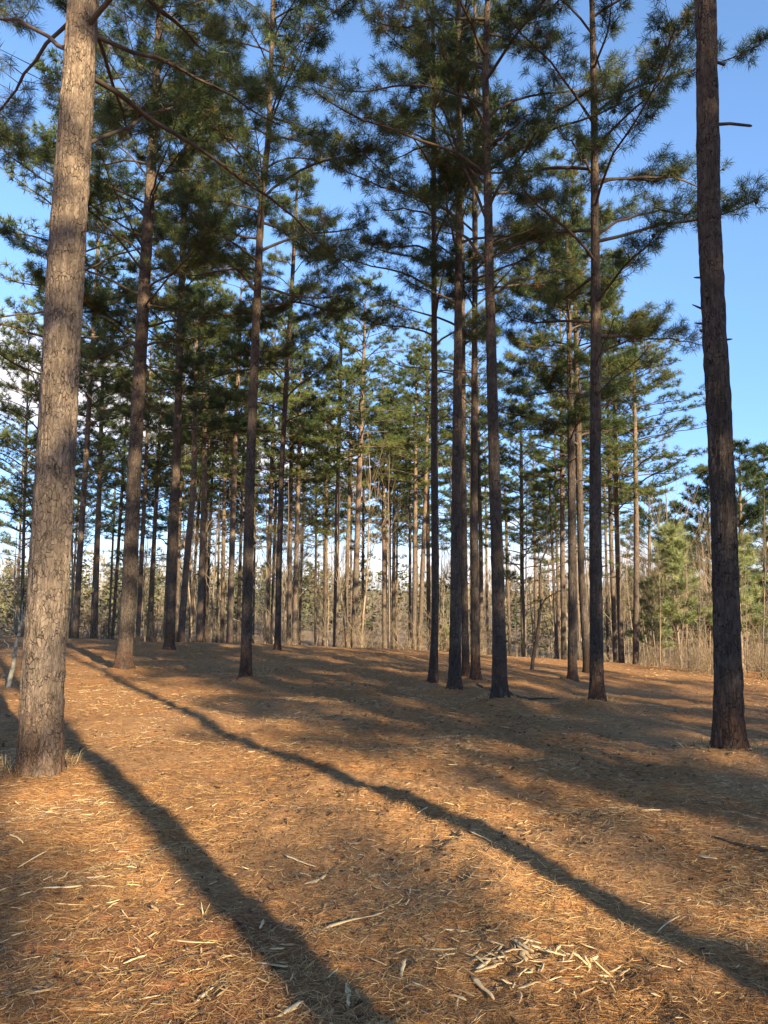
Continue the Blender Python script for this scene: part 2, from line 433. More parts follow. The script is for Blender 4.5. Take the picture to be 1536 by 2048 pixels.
def trunk_mesh(name, path, rads, k, dz, mat, amp, seed, flare=.85):
    """path: list of points (base first), relative to the tree's foot"""
    path = np.array(path, float); rads = np.array(rads, float)
    zz = path[:, 2]; n = max(8, int((zz[-1] - zz[0]) / dz))
    s = np.linspace(0, 1, n + 1)
    # finer rings low down, where the eye is
    zs = zz[0] + (zz[-1] - zz[0]) * (s ** 1.25)
    def ip(col):     # gently smoothed interpolation
        return sum(np.interp(zs + o, zz, col) for o in (-.35, -.15, 0, .15, .35)) / 5
    X, Y_, Rr = ip(path[:, 0]), ip(path[:, 1]), np.interp(zs, zz, rads)
    hb = np.clip(zs, 0, None)
    Rr = Rr * (1 + flare * (.42 * np.exp(-hb / .11) + .16 * np.exp(-hb / .5)))
    th = np.arange(k) * 2 * math.pi / k
    TH, ZZ = np.meshgrid(th, zs)
    # ridged bark: noise on the unrolled surface, wrapped with cos/sin
    cx = np.cos(TH); sx = np.sin(TH)
    u = cx * 4.3 + sx * 2.1 + seed; v = sx * 4.3 - cx * 2.1
    bark = np.abs(vnoise(u * 2.2, ZZ * 2.6 + v * 2.2, seed) - .5) * 2
    bark2 = vnoise(u * 5.0 + 40, ZZ * 9 + v * 5.0, seed + 1) - .5
    lobes = np.cos(TH * 5 + seed) * .10 * np.exp(-np.clip(ZZ, 0, None) / .16) * flare
    wob = (vnoise(cx * 1.2 + seed, ZZ * .9 + sx * 1.2, seed + 2) - .5)
    Rg = Rr[:, None] * (1 + lobes + .05 * wob) + amp * (bark * 1.1 + bark2 * .9)
    V = np.stack([X[:, None] + Rg * np.cos(TH), Y_[:, None] + Rg * np.sin(TH), ZZ], -1).reshape(-1, 3)
    i = np.arange(n)[:, None] * k; j = np.arange(k)[None, :]; j2 = (j + 1) % k
    Fc = np.stack([i + j, i + j2, i + k + j2, i + k + j], -1).reshape(-1, 4)
    return make_mesh(name, V, Fc, mat, True)

def crown_limbs(r, pathfn, hb, ht, rmax, nl, tufts, el_lo=24, el_hi=58, dense=1.0, rad0=.035, skip=None, start=.28):
    """yields Tubes for the limbs of one crown"""
    out = []; az = r.uniform(0, 6.28)
    for i in range(nl):
        t = (i + r.uniform(.1, .9)) / nl
        az += 2.4 + r.normal(0, .35)
        if skip and skip(az, t): continue
        L = rmax * min(1, .62 + 2.2 * t) * (1 - t) ** .6 * r.uniform(.5, 1.25) + .25
        el = R(el_lo + (el_hi - el_lo) * t + r.normal(0, 13))
        out.append(grow_limb(r, pathfn(hb + (ht - hb) * t), az, el, L, rad0 * (1 - .65 * t) * r.uniform(.8, 1.15), tufts, dense, start=start))
    top = pathfn(ht)
    out.append(grow_limb(r, pathfn(ht - .5), 0, R(88), .7, .012, tufts, 1.6, start=.1))
    return out

def trunk_from_pixels(pts, Y, dbh_px_y=None):
    """pts: [(px, py, width_px)...] from low to high; all on the plane of depth Y -> world points and radii"""
    W = [at_depth(x, y, Y) for x, y, w in pts]
    rad = [w / 2 * (Y / ray(x, y)[1]) / F_PX for x, y, w in pts]
    return W, rad

def place_trunk(pts, Y, height):
    """foot on the ground, path relative to the foot, continued to the tree's full height"""
    W, rad = trunk_from_pixels(pts, Y)
    W = [w.copy() for w in W]
    g = None
    d = W[1] - W[0]; sl = d / d[2]
    foot = W[0]
    for _ in range(6):
        gz = float(ground_z(foot[0], Y)); foot = W[0] + sl * (gz - W[0][2])
    foot[2] = gz
    path = [foot - sl * .25]; rr = [rad[0]]
    for w, q in zip(W, rad):
        if w[2] > path[-1][2] + .3: path.append(w); rr.append(q)
    if len(path) == 1: path.append(foot + sl * 1.0); rr.append(rad[0])
    top = foot[2] + height
    if path[-1][2] < top - .3:
        d = path[-1] - path[-2]; sl2 = d / d[2]
        p, q = path[-1], rr[-1]
        n = 4
        for k in range(1, n + 1):
            f = k / n
            path.append(p + sl2 * (top - p[2]) * f * np.array([.75, .75, 1])); rr.append(q * (1 - f) ** .8 + .012)
    path = np.array(path) - foot
    return foot, path, np.array(rr)

def pathfn_of(path):
    z = path[:, 2]
    return lambda h: np.array([np.interp(h, z, path[:, 0]), np.interp(h, z, path[:, 1]), h])

def height_at(px, py, Y, foot): return at_depth(px, py, Y)[2] - foot[2]

PINES = 'tall pines of the grove'

def near_pine(label, pts, Y, height, hb, rmax, nl, seed, mat=None, count=20, nlen=.17, nw=.0075, dense=1.6, el=(24, 58), extra=None, skip=None, k=28, dz=.06, amp=.012, start=.28, mound=None, rad0=.027, cones=0, flare=.85):
    r = np.random.default_rng(seed)
    foot, path, rr = place_trunk(pts, Y, height)
    root = empty('pine_tree', foot, label, 'pine tree', PINES)
    if mound: MOUNDS.append((foot[0], foot[1], mound[0], mound[1] * 1.3)); foot[2] += mound[1]; root.location = foot; path[0] -= (0, 0, .2)
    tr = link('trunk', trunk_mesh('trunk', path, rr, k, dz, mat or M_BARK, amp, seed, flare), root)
    pf = pathfn_of(path); tufts = []
    limbs = crown_limbs(r, pf, hb, height, rmax * 1.08, int(nl * 1.3), tufts, el[0], el[1], dense, rad0, skip, start)
    for e in (extra or []): limbs.append(e(r, pf, tufts, foot))
    for q in range(4):                                   # dead, bare limbs under the crown
        h = hb - r.uniform(.05, .30) * (hb - 1.5)
        a = r.uniform(0, 6.28)
        if skip: continue
        limbs.append(grow_limb(r, pf(h), a, R(r.uniform(-5, 35)), r.uniform(.5, 1.5), .011, [], .7, True))
    for q in range(7):
        h = r.uniform(1.6, hb); a = r.uniform(0, 6.28); p = pf(h); rad_ = float(np.interp(h, path[:, 2], rr)); d = dirv(a, R(r.uniform(0, 40)))
        tb = Tubes(); L = r.uniform(.04, .14); tb.add([p + d * rad_ * .6, p + d * (rad_ + L * .6), p + d * (rad_ + L)], [.013, .010, .005], 6)
        link('branch_stub', tb.mesh('branch_stub', M_LIMB), tr)
    for t in limbs: link('limb', t.mesh('limb', M_LIMB), tr)
    if tufts: cr = link('crown', needle_mesh('crown', r, tufts, int(count * 1.7), nlen * .88, nw * .78, M_NEEDLE_NEAR), root)
    for q in range(cones):
        p, d, _ = tufts[r.integers(len(tufts))]
        o = link('pine_cone', CONES[q % 3], cr, p - d * .16 - np.array([0, 0, .03])); o.rotation_euler = (r.normal(0, .5) + (3.1 if q % 2 else 0), r.normal(0, .5), r.uniform(0, 6)); o.scale = [r.uniform(.8, 1.2)] * 3
    return root

def limb_px(p0, p1, Y0, Y1, sag=.0, rad=.03, bare=False, dense=1.0, start=.3):
    """a limb seen in the photo: leaves the trunk at pixel p0 (depth Y0) and ends at pixel p1 (depth Y1)"""
    def f(r, pf, tufts, foot):
        a = at_depth(*p0, Y0) - foot; b = at_depth(*p1, Y1) - foot
        a = pf(a[2]); n = 10; pts = []
        for i in range(n + 1):
            s = i / n
            p = a + (b - a) * s + np.array([0, 0, 1]) * sag * math.sin(math.pi * s)
            p += r.normal(0, .02, 3) * (0 < i < n); pts.append(p)
        return grow_limb(r, a, 0, 0, 1, rad, tufts, dense, bare, pts=pts, start=start)
    return f

def stub_px(p0, p1, Y, rad=.018):
    def f(r, pf, tufts, foot):
        a = pf((at_depth(*p0, Y) - foot)[2]); b = at_depth(*p1, Y) - foot
        tb = Tubes(); m = (a + b) / 2 + np.array([0, 0, .02])
        tb.add([a, m, b - (b - m) * .1, b], [rad * 1.2, rad, rad * .9, rad * .5], 7); return tb
    return f

def cone_mesh(seed):
    r = np.random.default_rng(seed); nr, k = 9, 9; V = []
    for i in range(nr):                                  # scales open in stepped rings
        f = i / (nr - 1); prof = math.sin(math.pi * min(1, f * .93 + .07)) ** .7 * .021 + .002
        for q in range(2):
            for j in range(k):
                a = (j + .5 * (i % 2)) * 2 * math.pi / k; rr_ = prof * (1.15 if q else .7) * r.uniform(.9, 1.1)
                V.append((rr_ * math.cos(a), rr_ * math.sin(a), (f - .5) * .075 + q * .004))
    m = nr * 2; i = np.arange(m - 1)[:, None] * k; j = np.arange(k)[None, :]; j2 = (j + 1) % k
    return make_mesh('pine_cone', V, np.stack([i + j, i + j2, i + k + j2, i + k + j], -1).reshape(-1, 4), M_LIMB)
CONES = [cone_mesh(q) for q in range(3)]

# ------------------------------------------------------------------ the twelve nearer pines
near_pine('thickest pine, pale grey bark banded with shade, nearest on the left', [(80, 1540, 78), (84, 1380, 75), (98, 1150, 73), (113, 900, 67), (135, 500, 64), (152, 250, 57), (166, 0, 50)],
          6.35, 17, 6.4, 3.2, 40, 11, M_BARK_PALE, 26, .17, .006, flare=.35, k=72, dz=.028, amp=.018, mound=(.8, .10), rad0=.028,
          skip=lambda a, t: math.sin(a) < -.35 and t < .75,
          extra=[limb_px((190, 140), (700, 540), 6.35, 10.2, .15, .023, dense=1.5, start=.4),
                 limb_px((185, 60), (560, 250), 6.35, 9.2, .1, .02, dense=1.5),
                 limb_px((140, 110), (-120, 30), 6.35, 8.0, .15, .02, dense=1.5),
                 limb_px((150, 20), (-60, 330), 6.35, 10.5, .2, .019, dense=1.5),
                 limb_px((188, 300), (520, 170), 6.35, 10.5, .1, .017, dense=1.4),
                 limb_px((165, 470), (200, 455), 6.35, 6.2, 0, .006, True, .3)])
T2 = near_pine('pine with sunlit pale foot and dark middle, second trunk from the left', [(246, 1340, 29), (258, 1200, 28), (270, 920, 25), (287, 600, 22), (305, 300, 17)],
          16.2, 18, 6.8, 3.6, 50, 12, M_BARK, 20, .18, .010, k=36, amp=.012, mound=(.7, .08))
near_pine('brown pine with shaded trunk in front of the slim leaning one, left half', [(338, 1306, 18), (344, 1150, 17), (354, 900, 15), (362, 600, 12), (370, 390, 10)],
          22.5, 18, 6.4, 3.3, 50, 13, M_BARK, 18, .19, .012, k=24, amp=.011, mound=(.6, .06))
near_pine('slender pine standing alone at left centre, its crown limb bending right', [(491, 1362, 21), (496, 1150, 19), (501, 923, 17.5), (512, 650, 15), (522, 420, 12), (537, 280, 10), (540, 200, 8)],
          14.2, 17.5, 7.2, 3.1, 38, 14, M_BARK, 20, .18, .009, k=32, amp=.009, mound=(.6, .08))
near_pine('thin dark pine standing at the crest, right of the slender lone pine', [(555, 1301, 12), (559, 1100, 11), (564, 923, 10), (576, 700, 9), (588, 500, 7)],
          24.5, 16.5, 6.8, 2.3, 28, 15, M_BARK, 18, .19, .012, k=20, amp=.009)
near_pine('dark pine with a crooked foot, leftmost of the middle cluster', [(867, 1340, 17), (869, 1290, 14.5), (871, 1205, 14.5), (869, 947, 14), (868, 500, 9)],
          14.8, 15.5, 6.6, 2.1, 22, 16, M_BARK, 20, .18, .009, dense=1.3, k=24, amp=.008, mound=(.5, .08), el=(30, 60))
near_pine('dark brown pine second in the middle cluster, overlapping a black trunk behind', [(910, 1363, 23), (911, 1250, 21), (912, 1111, 20), (914, 923, 18), (918, 450, 12), (918, 300, 9)],
          13.4, 16.5, 6.6, 2.3, 24, 17, M_BARK, 20, .18, .009, dense=1.3, k=32, amp=.009, mound=(.55, .08), el=(30, 60))
near_pine('straight dark pine between the overlapping pair and the tallest middle pine', [(951, 1333, 17), (950, 1200, 15.5), (948, 1000, 14), (950, 550, 10)],
          15.6, 16.5, 7.0, 2.2, 22, 18, M_BARK, 20, .18, .010, dense=1.3, k=24, amp=.009, mound=(.5, .08), el=(30, 60))
near_pine('tallest pine of the middle cluster, nearest of it, with rusty foot and long forked limbs', [(1000, 1398, 29), (998, 1250, 24), (995, 1134, 23), (988, 923, 21), (980, 600, 17.5), (974, 300, 14), (970, 150, 11), (976, 0, 9)],
          11.2, 18, 7.4, 2.9, 30, 19, M_BARK, 24, .18, .007, dense=1.3, k=40, dz=.05, amp=.010, mound=(.6, .09), el=(34, 62), cones=25,
          extra=[limb_px((969, 140), (825, -20), 11.2, 12.0, -.15, .026), limb_px((971, 370), (760, 255), 11.2, 12.6, .25, .024),
                 limb_px((975, 530), (765, 420), 11.2, 12.0, .35, .026), limb_px((976, 300), (1085, 205), 11.2, 10.6, 0, .022, True, .5),
                 limb_px((978, 450), (840, 100), 11.2, 11.6, -.1, .022), limb_px((985, 590), (1130, 540), 11.2, 12.5, .1, .02)])
near_pine('tan topped pine at the crest, left of the pine with the dry grass collar', [(1145, 1331, 17), (1145, 1181, 16), (1143, 947, 14), (1138, 650, 9), (1135, 520, 5)],
          17.6, 11.2, 5.6, 2.2, 26, 20, M_BARK, 18, .19, .011, k=24, amp=.009, mound=(.5, .06), el=(20, 55))
near_pine('pine with half lit foot in a collar of dry grass, long limbs hung with cones', [(1194, 1400, 26), (1193, 1250, 24), (1191, 1111, 23), (1191, 923, 21), (1192, 650, 17.5), (1190, 450, 15), (1189, 250, 12), (1185, 50, 9)],
          11.0, 17.5, 5.3, 2.2, 32, 21, M_BARK, 24, .17, .007, k=40, dz=.05, amp=.010, mound=(.6, .11), el=(16, 50), cones=60,
          extra=[limb_px((1195, 470), (1400, 440), 11.0, 11.4, .25, .023), limb_px((1190, 230), (1395, 20), 11.0, 11.6, -.1, .023),
                 limb_px((1192, 360), (1480, 420), 11.0, 12.2, .3, .02), limb_px((1196, 700), (1400, 690), 11.0, 11.8, .15, .018),
                 limb_px((1192, 350), (1110, 250), 11.0, 10.6, .05, .018)])
near_pine('thick charcoal barked pine alone at the right, leaning left with two dead stubs', [(1459, 1500, 52), (1456, 1350, 46), (1447, 1000, 43), (1420, 500, 40), (1412, 0, 35)],
          7.3, 18, 8.6, 3.0, 24, 22, M_BARK, 24, .17, .007, k=60, dz=.032, amp=.018, mound=(.7, .10), skip=lambda a, t: math.sin(a) < -.4 and t < .6,
          extra=[stub_px((1412, 250), (1504, 252), 7.3, .016), stub_px((1410, 125), (1450, 130), 7.3, .016)])
near_pine('black shaded trunk tucked behind the second pine of the middle cluster', [(931, 1319, 14), (928, 1111, 12), (927, 923, 10)],
          17.0, 16, 7.5, 2.0, 20, 23, M_BARK, 18, .18, .011, dense=1.3, k=20, amp=.009, el=(30, 60))
near_pine('pine leaning right, half hidden by the pine with the dry grass collar', [(1174, 1320, 15), (1163, 1158, 13), (1159, 970, 12.5)],
          20.5, 15.0, 6.2, 2.6, 28, 24, M_BARK, 18, .19, .012, k=20, amp=.009, el=(16, 52))

# ------------------------------------------------------------------ farther pines: shared crowns, trunks of their own
def crown_proto(seed, Lc, rmax, nl, count, nlen, nw, dense, el, mat=None, start=.25):
    r = np.random.default_rng(seed); tufts = []
    limbs = crown_limbs(r, lambda h: np.array([0, 0, h]), 0, Lc, rmax, nl, tufts, el[0], el[1], dense, .035, None, start)
    for q in range(7): limbs.append(grow_limb(r, np.array([0, 0, -r.uniform(0, 3.2)]), r.uniform(0, 6.28), R(r.uniform(-5, 35)), r.uniform(.6, 2.2), .016, tufts if q < 3 else [], .6, q >= 3))
    tb = Tubes()
    for t in limbs:
        for v in t.v: pass
        f_off = tb.n
        tb.v += t.v; tb.f += [f + f_off for f in t.f]; tb.n += t.n
    return needle_mesh_lo('crown', r, tufts, count, nlen, nw, mat or M_NEEDLE), tb.mesh('branch_frame', M_LIMB)
PROTO = [crown_proto(100 + i, 10.0, 3.0 + .3 * (i % 3), 44 + 2 * i, 16, .21, .020, 1.0, ((18, 58), (28, 62), (12, 52))[i % 3]) for i in range(6)]
PROTO_DENSE = [crown_proto(140 + i, 10.0, 3.9, 58, 15, .28, .030, 1.0, (5, 56), mat=M_NEEDLE_SHADED, start=.2) for i in range(2)]

def far_pine(label, pts, Y, top_y, hb_y, proto, seed, width=1.0, group=PINES, name='pine_tree', top_px=None):
    r = np.random.default_rng(seed)
    x_top = pts[-1][0]
    foot, path, rr = place_trunk(pts, Y, 4.0)
    H = at_depth(x_top, top_y, Y)[2] - foot[2]
    HB = at_depth(x_top, hb_y + 25, Y)[2] - foot[2]
    foot, path, rr = place_trunk(pts, Y, H - .6)
    root = empty(name, foot, label, 'pine tree', group)
    link('trunk', trunk_mesh('trunk', path, rr, 10, .4, M_BARK_FAR, .006, seed, .6), root)
    pf = pathfn_of(path); b0, b1 = pf(HB), pf(H - .6)
    s = (H - HB) / 10.0
    ax = Vector(b1 - b0); q = Vector((0, 0, 1)).rotation_difference(ax.normalized()) @ Quaternion((0, 0, 1), r.uniform(0, 6.28))
    wx = width * (.55 + .45 * s) if s < 1 else width * s ** .6
    cr = link('crown', PROTO_ALL[proto][0], root); fr = link('branch_frame', PROTO_ALL[proto][1], cr)
    cr.location = b0; cr.rotation_mode = 'QUATERNION'; cr.rotation_quaternion = q; cr.scale = (wx, wx, s)
    return root
PROTO_ALL = PROTO + PROTO_DENSE

def W(w, dbh=.27): return dbh * F_PX / w       # distance at which a trunk of this girth looks w pixels wide

FAR = [
 # label, [(x, y, w)...], distance, top y, lowest limb y, crown
 ('thin pine at the left edge, its trunk left of the thickest pine', [(43, 1260, 7), (49, 1000, 5.5)], 40, 640, 1060, 0, 1.1),
 ('thin pine hugging the left side of the thickest pine', [(54, 1262, 7), (67, 1040, 6)], 36, 560, 1040, 1, 1.1),
 ('pine whose trunk hides behind the thickest pine, sunny crown showing at its left', [(92, 1275, 14), (112, 950, 12), (140, 500, 9)], 24, 120, 760, 2, 1.15),
 ('greyish pine right beside the thickest pine, dark at the foot', [(151, 1264, 12.5), (160, 1100, 11.5), (173, 900, 10.5), (190, 600, 7)], 31, 360, 830, 3, 1.0),
 ('dark pine with a paler band low on the trunk, between two greyish pines at left', [(190, 1271, 10), (201, 900, 8.5)], 37, 600, 930, 4, 1.0),
 ('thin dark pine just left of the pine with the sunlit pale foot', [(225, 1275, 7), (243, 1000, 6)], 44, 700, 1010, 5, 1.0),
 ('dark pine just right of the pine with the sunlit pale foot', [(276, 1272, 9), (289, 994, 8)], 38, 640, 980, 0, 1.0),
 ('dark pine midway between the pale footed pine and the brown shaded one', [(297, 1275, 9), (313, 994, 8)], 40, 690, 1000, 1, 1.0),
 ('sliver of a pine peeping out right of the brown shaded trunk', [(353, 1278, 7), (364, 900, 5.5)], 46, 640, 960, 2, 1.0),
 ('sunlit tan pine leaning right, right of the brown shaded trunk', [(361, 1284, 14), (375, 1100, 12.5), (388, 970, 11.5), (391, 760, 8)], 29, 520, 850, 3, 1.0),
 ('skinny dark pine between the sunlit leaning pine and a darker twin', [(380, 1282, 6.5), (396, 1040, 5.5)], 48, 740, 1030, 4, 1.0),
 ('dark pine with pale patch low down, front one of a near touching pair', [(398, 1284, 13), (409, 970, 10.5), (408, 810, 8)], 31, 540, 880, 5, 1.05),
 ('pine behind right of its near touching twin', [(407, 1284, 8), (415, 980, 6)], 45, 650, 960, 0, 1.0),
 ('reddish slim pine left of the blackest trunk at the crest', [(444, 1284, 8.5), (449, 970, 7)], 42, 690, 960, 1, 1.0),
 ('blackest straight trunk at the crest, left of the slender lone pine', [(459, 1284, 13), (469, 923, 10.5), (475, 780, 8)], 31, 520, 860, 2, 1.05),
 ('pale slim pine squeezed between the blackest trunk and the slender lone pine', [(475, 1284, 8), (484, 1017, 5.5)], 46, 720, 1020, 3, .9),
 ('grey pine between the slender lone pine and the thin dark crest pine', [(533, 1291, 9.5), (542, 994, 8)], 38, 620, 960, 4, 1.0),
 ('pine right of the thin dark crest pine, first of three close trunks', [(577, 1292, 9.5), (582, 947, 8)], 38, 640, 940, 5, 1.0),
 ('middle one of the three close trunks right of the thin dark crest pine', [(588, 1294, 10), (596, 994, 8.5)], 36, 700, 960, 0, .95),
 ('thinnest of the three close trunks right of the thin dark crest pine', [(598, 1294, 5.5), (607, 1017, 4.5)], 55, 760, 1060, 1, 1.0),
 ('slim dark pine with a forked second stem near the centre', [(649, 1291, 7.5), (653, 1040, 6)], 44, 760, 1060, 2, 1.0),
 ('brown grey pine at the centre, clean trunk, crown against the sky gap', [(671, 1289, 10.5), (675, 994, 9), (682, 700, 6)], 36, 600, 960, 3, 1.0),
 ('reddish pine between the brown grey centre pine and the pine topping the sky gap', [(690, 1291, 9), (699, 970, 7)], 40, 700, 960, 4, .9),
 ('dark leaning pine whose pointed crown stands up in the central sky gap', [(707, 1296, 12), (719, 935, 10), (728, 700, 6)], 34, 555, 900, 5, 1.05),
 ('vertical pale pine, first of three thin trunks right of centre', [(769, 1298, 8.5), (767, 970, 7)], 42, 720, 960, 0, 1.0),
 ('middle thin pine of the three thin trunks right of centre', [(778, 1298, 6.5), (780, 1040, 5)], 50, 780, 1030, 1, .9),
 ('right hand dark pine of the three thin trunks right of centre', [(786, 1298, 7.5), (789, 970, 6)], 44, 760, 980, 2, .95),
 ('thin dark pine left of a brown one, before the crooked footed pine', [(820, 1298, 6.5), (820, 1017, 5)], 48, 790, 1010, 3, .95),
 ('brown pine beside the pale leaning one, left of the crooked footed pine', [(828, 1298, 9.5), (831, 970, 8)], 38, 700, 950, 4, 1.0),
 ('pale sunlit pine leaning right, second left of the crooked footed pine', [(839, 1300, 9.5), (850, 1017, 8)], 38, 690, 960, 5, .95),
 ('palest straight pine touching the left side of the crooked footed pine', [(858, 1300, 8.5), (855, 947, 7)], 42, 640, 930, 0, 1.0),
 ('pale pine showing right behind the straight dark trunk of the middle cluster', [(963, 1305, 8.5), (962, 1111, 8), (958, 940, 7)], 40, 640, 950, 1, 1.0),
 ('very thin pale pine left behind the straight dark trunk of the middle cluster', [(942, 1302, 4), (941, 1030, 3.5)], 60, 760, 1060, 2, .9),
 ('light tan pine in the gap right of the tallest middle pine', [(1047, 1310, 9), (1044, 1158, 8), (1043, 970, 7)], 38, 780, 1150, 3, .95),
 ('small sunlit pine leaning left with a low tufted crown', [(1115, 1315, 6.5), (1107, 1158, 5.5), (1101, 1029, 4)], 36, 940, 1110, 4, .85),
 ('sunlit pine left of the tan topped crest pine', [(1128, 1315, 11), (1125, 1134, 10), (1124, 947, 9)], 33, 560, 940, 5, 1.0),
 ('dim slim pine leaning left, left one of the leaning pair at the right crest', [(1231, 1319, 9.5), (1223, 1111, 8.5), (1219, 947, 7.5)], 33, 690, 1000, 0, 1.0),
 ('palest sunlit pine leaning left, right one of the leaning pair at the right crest', [(1243, 1322, 12), (1235, 1087, 10.5), (1232, 923, 9)], 31, 620, 1010, 1, 1.05),
 ('straight pine with near black foot and flat layered boughs, last at the right crest', [(1272, 1323, 12.5), (1273, 1087, 10.5), (1271, 923, 9)], 30, 640, 985, 2, 1.2),
 ('dark crowned pine behind the right of the crest, beyond the layered boughs', [(1299, 1320, 8), (1299, 1114, 7)], 46, 985, 1250, 6, .85),
 ('dark pine right behind the bright green young pine', [(1352, 1325, 9), (1351, 1100, 7)], 52, 1010, 1270, 7, .8),
 ('dense dark pine behind left of the thick charcoal pine', [(1419, 1330, 10), (1418, 1180, 8)], 46, 940, 1255, 7, 1.0),
 ('tall dense pine behind right of the thick charcoal pine', [(1483, 1330, 10), (1482, 1100, 8)], 44, 890, 1260, 6, 1.0),
 ('dense dark pine at the right edge of the photo', [(1532, 1330, 10), (1530, 1100, 8)], 50, 900, 1265, 7, 1.1),
]
for i, (lab, pts, Y, ty, hy, pr, wd) in enumerate(FAR):
    far_pine(lab, pts, Y, ty, hy, pr, 300 + i, wd)

rf = np.random.default_rng(91)
for i in range(34):                                     # slender pines down the slope, seen only in slivers between the others
    px = 20 + 1240 * (i + rf.uniform(.1, .9)) / 34; Y = rf.uniform(48, 72); w = .21 * F_PX / Y
    far_pine('slender far pine down the slope, seen between the nearer trunks', [(px, 1285, w), (px + rf.normal(0, 3) + (CX - px) * .02, 1000, w * .85)], Y, rf.uniform(780, 960), rf.uniform(1030, 1100), i % 6, 400 + i, 1.0, 'slender far pines down the slope')

# ------------------------------------------------------------------ pines behind and beside the photographer: they cast the shade
def ground_pine(x, y, H, hb, proto, seed, label, group, rad=.15, wd=1.0):
    r = np.random.default_rng(seed); z = float(ground_z(x, y))
    root = empty('pine_tree', (x, y, z), label, 'pine tree', group)
    lx, ly = r.normal(0, .012, 2)
    path = np.array([(-.25 * lx, -.25 * ly, -.25), (0, 0, 0), (lx * H * .5, ly * H * .5, H * .5), (lx * H, ly * H, H)])
    link('trunk', trunk_mesh('trunk', path, [rad, rad, rad * .65, .015], 14, .3, M_BARK, .01, seed), root)
    s = (H - hb) / 10
    cr = link('crown', PROTO_ALL[proto][0], root); link('branch_frame', PROTO_ALL[proto][1], cr)
    cr.location = (lx * hb, ly * hb, hb); cr.rotation_euler = (0, 0, r.uniform(0, 6.28)); cr.scale = (wd, wd, s)
    return root
SHADE = []            # (sideways offset of the shadow, y, height, lowest limb, trunk radius, crown width)
for c_, y, H, hb, rad, wd in ((1.62, -2.05, 16, 11, .128, .9), (1.62, -9, 16.5, 9.3, .11, .6), (3.58, -2.9, 17, 9.5, .125, .9),
        (6.5, -13, 18, 7.5, .15, .80), (9.2, -17, 18, 7, .15, .75), (11.4, -11, 17, 6.5, .15, .8), (13.4, -17, 18, 6.5, .15, .8), (7.8, -15, 18, 7, .15, .9), (5.4, -20, 18, 8, .14, .7), (6.2, -8.5, 18, 8.5, .11, .7),
        (16.2, -13, 18, 6.5, .15, .8), (10.2, -24, 18, 7, .15, .75), (14.8, -24, 18, 7, .15, .8), (6.6, -24, 18, 9, .15, .7), (8.4, -21, 18, 7, .15, .8), (12.2, -20, 18, 7, .15, .8), (18.8, -18, 18, 7, .15, .8),
        (7.9, -6.5, 17, 9, .15, .7), (11.6, -4.5, 17, 8, .15, .8), (14.5, -5.5, 17, 8, .15, .8),
        (3.60, -9.5, 21, 12.8, .10, .9), (6.7, -9.0, 21, 12.0, .16, .95), (9.3, -8, 20, 11.5, .15, .9),
        (0.6, -22, 18, 11.5, .14, .40), (-1.4, -36, 18, 7, .15, .9), (0.6, -38, 18, 7, .15, .8), (2.6, -38, 18, 7, .15, .8), (4.8, -36, 18, 7, .15, .8),
        (-3.4, -15, 18, 8.5, .15, .9), (-6.5, -12, 18, 8, .15, 1.0), (-5.5, -23, 18, 8, .15, 1.0)):
    SHADE.append((c_ - .601 * y, y, H, hb, rad, wd))
for i, (x, y, H, hb, rad, wd) in enumerate(SHADE):
    ground_pine(x, y, H, hb, i % 6, 500 + i, 'tall pine standing behind the photographer, shading the clearing', 'pines behind the photographer', rad, wd)

# ------------------------------------------------------------------ young pines at the right
def young_pine(label, px, py, Y, H, rmax, seed, nl=34, lean=0.0):
    r = np.random.default_rng(seed); b = at_depth(px, py, Y); z = float(ground_z(b[0], Y))
    root = empty('young_pine', (b[0], Y, z), label, 'young pine')
    path = np.array([(0, 0, -.2), (0, 0, 0), (lean * H * .5, 0, H * .5), (lean * H, 0, H)])
    link('trunk', trunk_mesh('trunk', path, [.045, .045, .03, .008], 10, .15, M_TWIG, .003, seed, .3), root)
    tufts = []
    limbs = crown_limbs(r, pathfn_of(path), H * .24, H, rmax * 1.1, nl, tufts, 38, 74, 1.0, .014, None, .2)
    tb = Tubes()
    for t in limbs:
        tb.f += [f + tb.n for f in t.f]; tb.v += t.v; tb.n += t.n
    cr = link('crown', needle_mesh_lo('crown', r, tufts, 22, .24, .018, M_NEEDLE_YOUNG, 1.1), root)
    link('branch_frame', tb.mesh('branch_frame', M_TWIG), cr)
young_pine('bushy bright green young pine left of the thick charcoal trunk', 1362, 1328, 27, 4.9, 1.05, 61, 40, -.06)
young_pine('small dusky young pine low beside the bright green one', 1308, 1325, 31, 3.6, .95, 62, 26)
young_pine('young pine peeping out right of the thick charcoal trunk', 1486, 1345, 27, 4.7, 1.0, 63, 30)
young_pine('low green seedling pine in the pale brush behind the middle cluster', 887, 1300, 42, 2.4, .8, 64, 18)

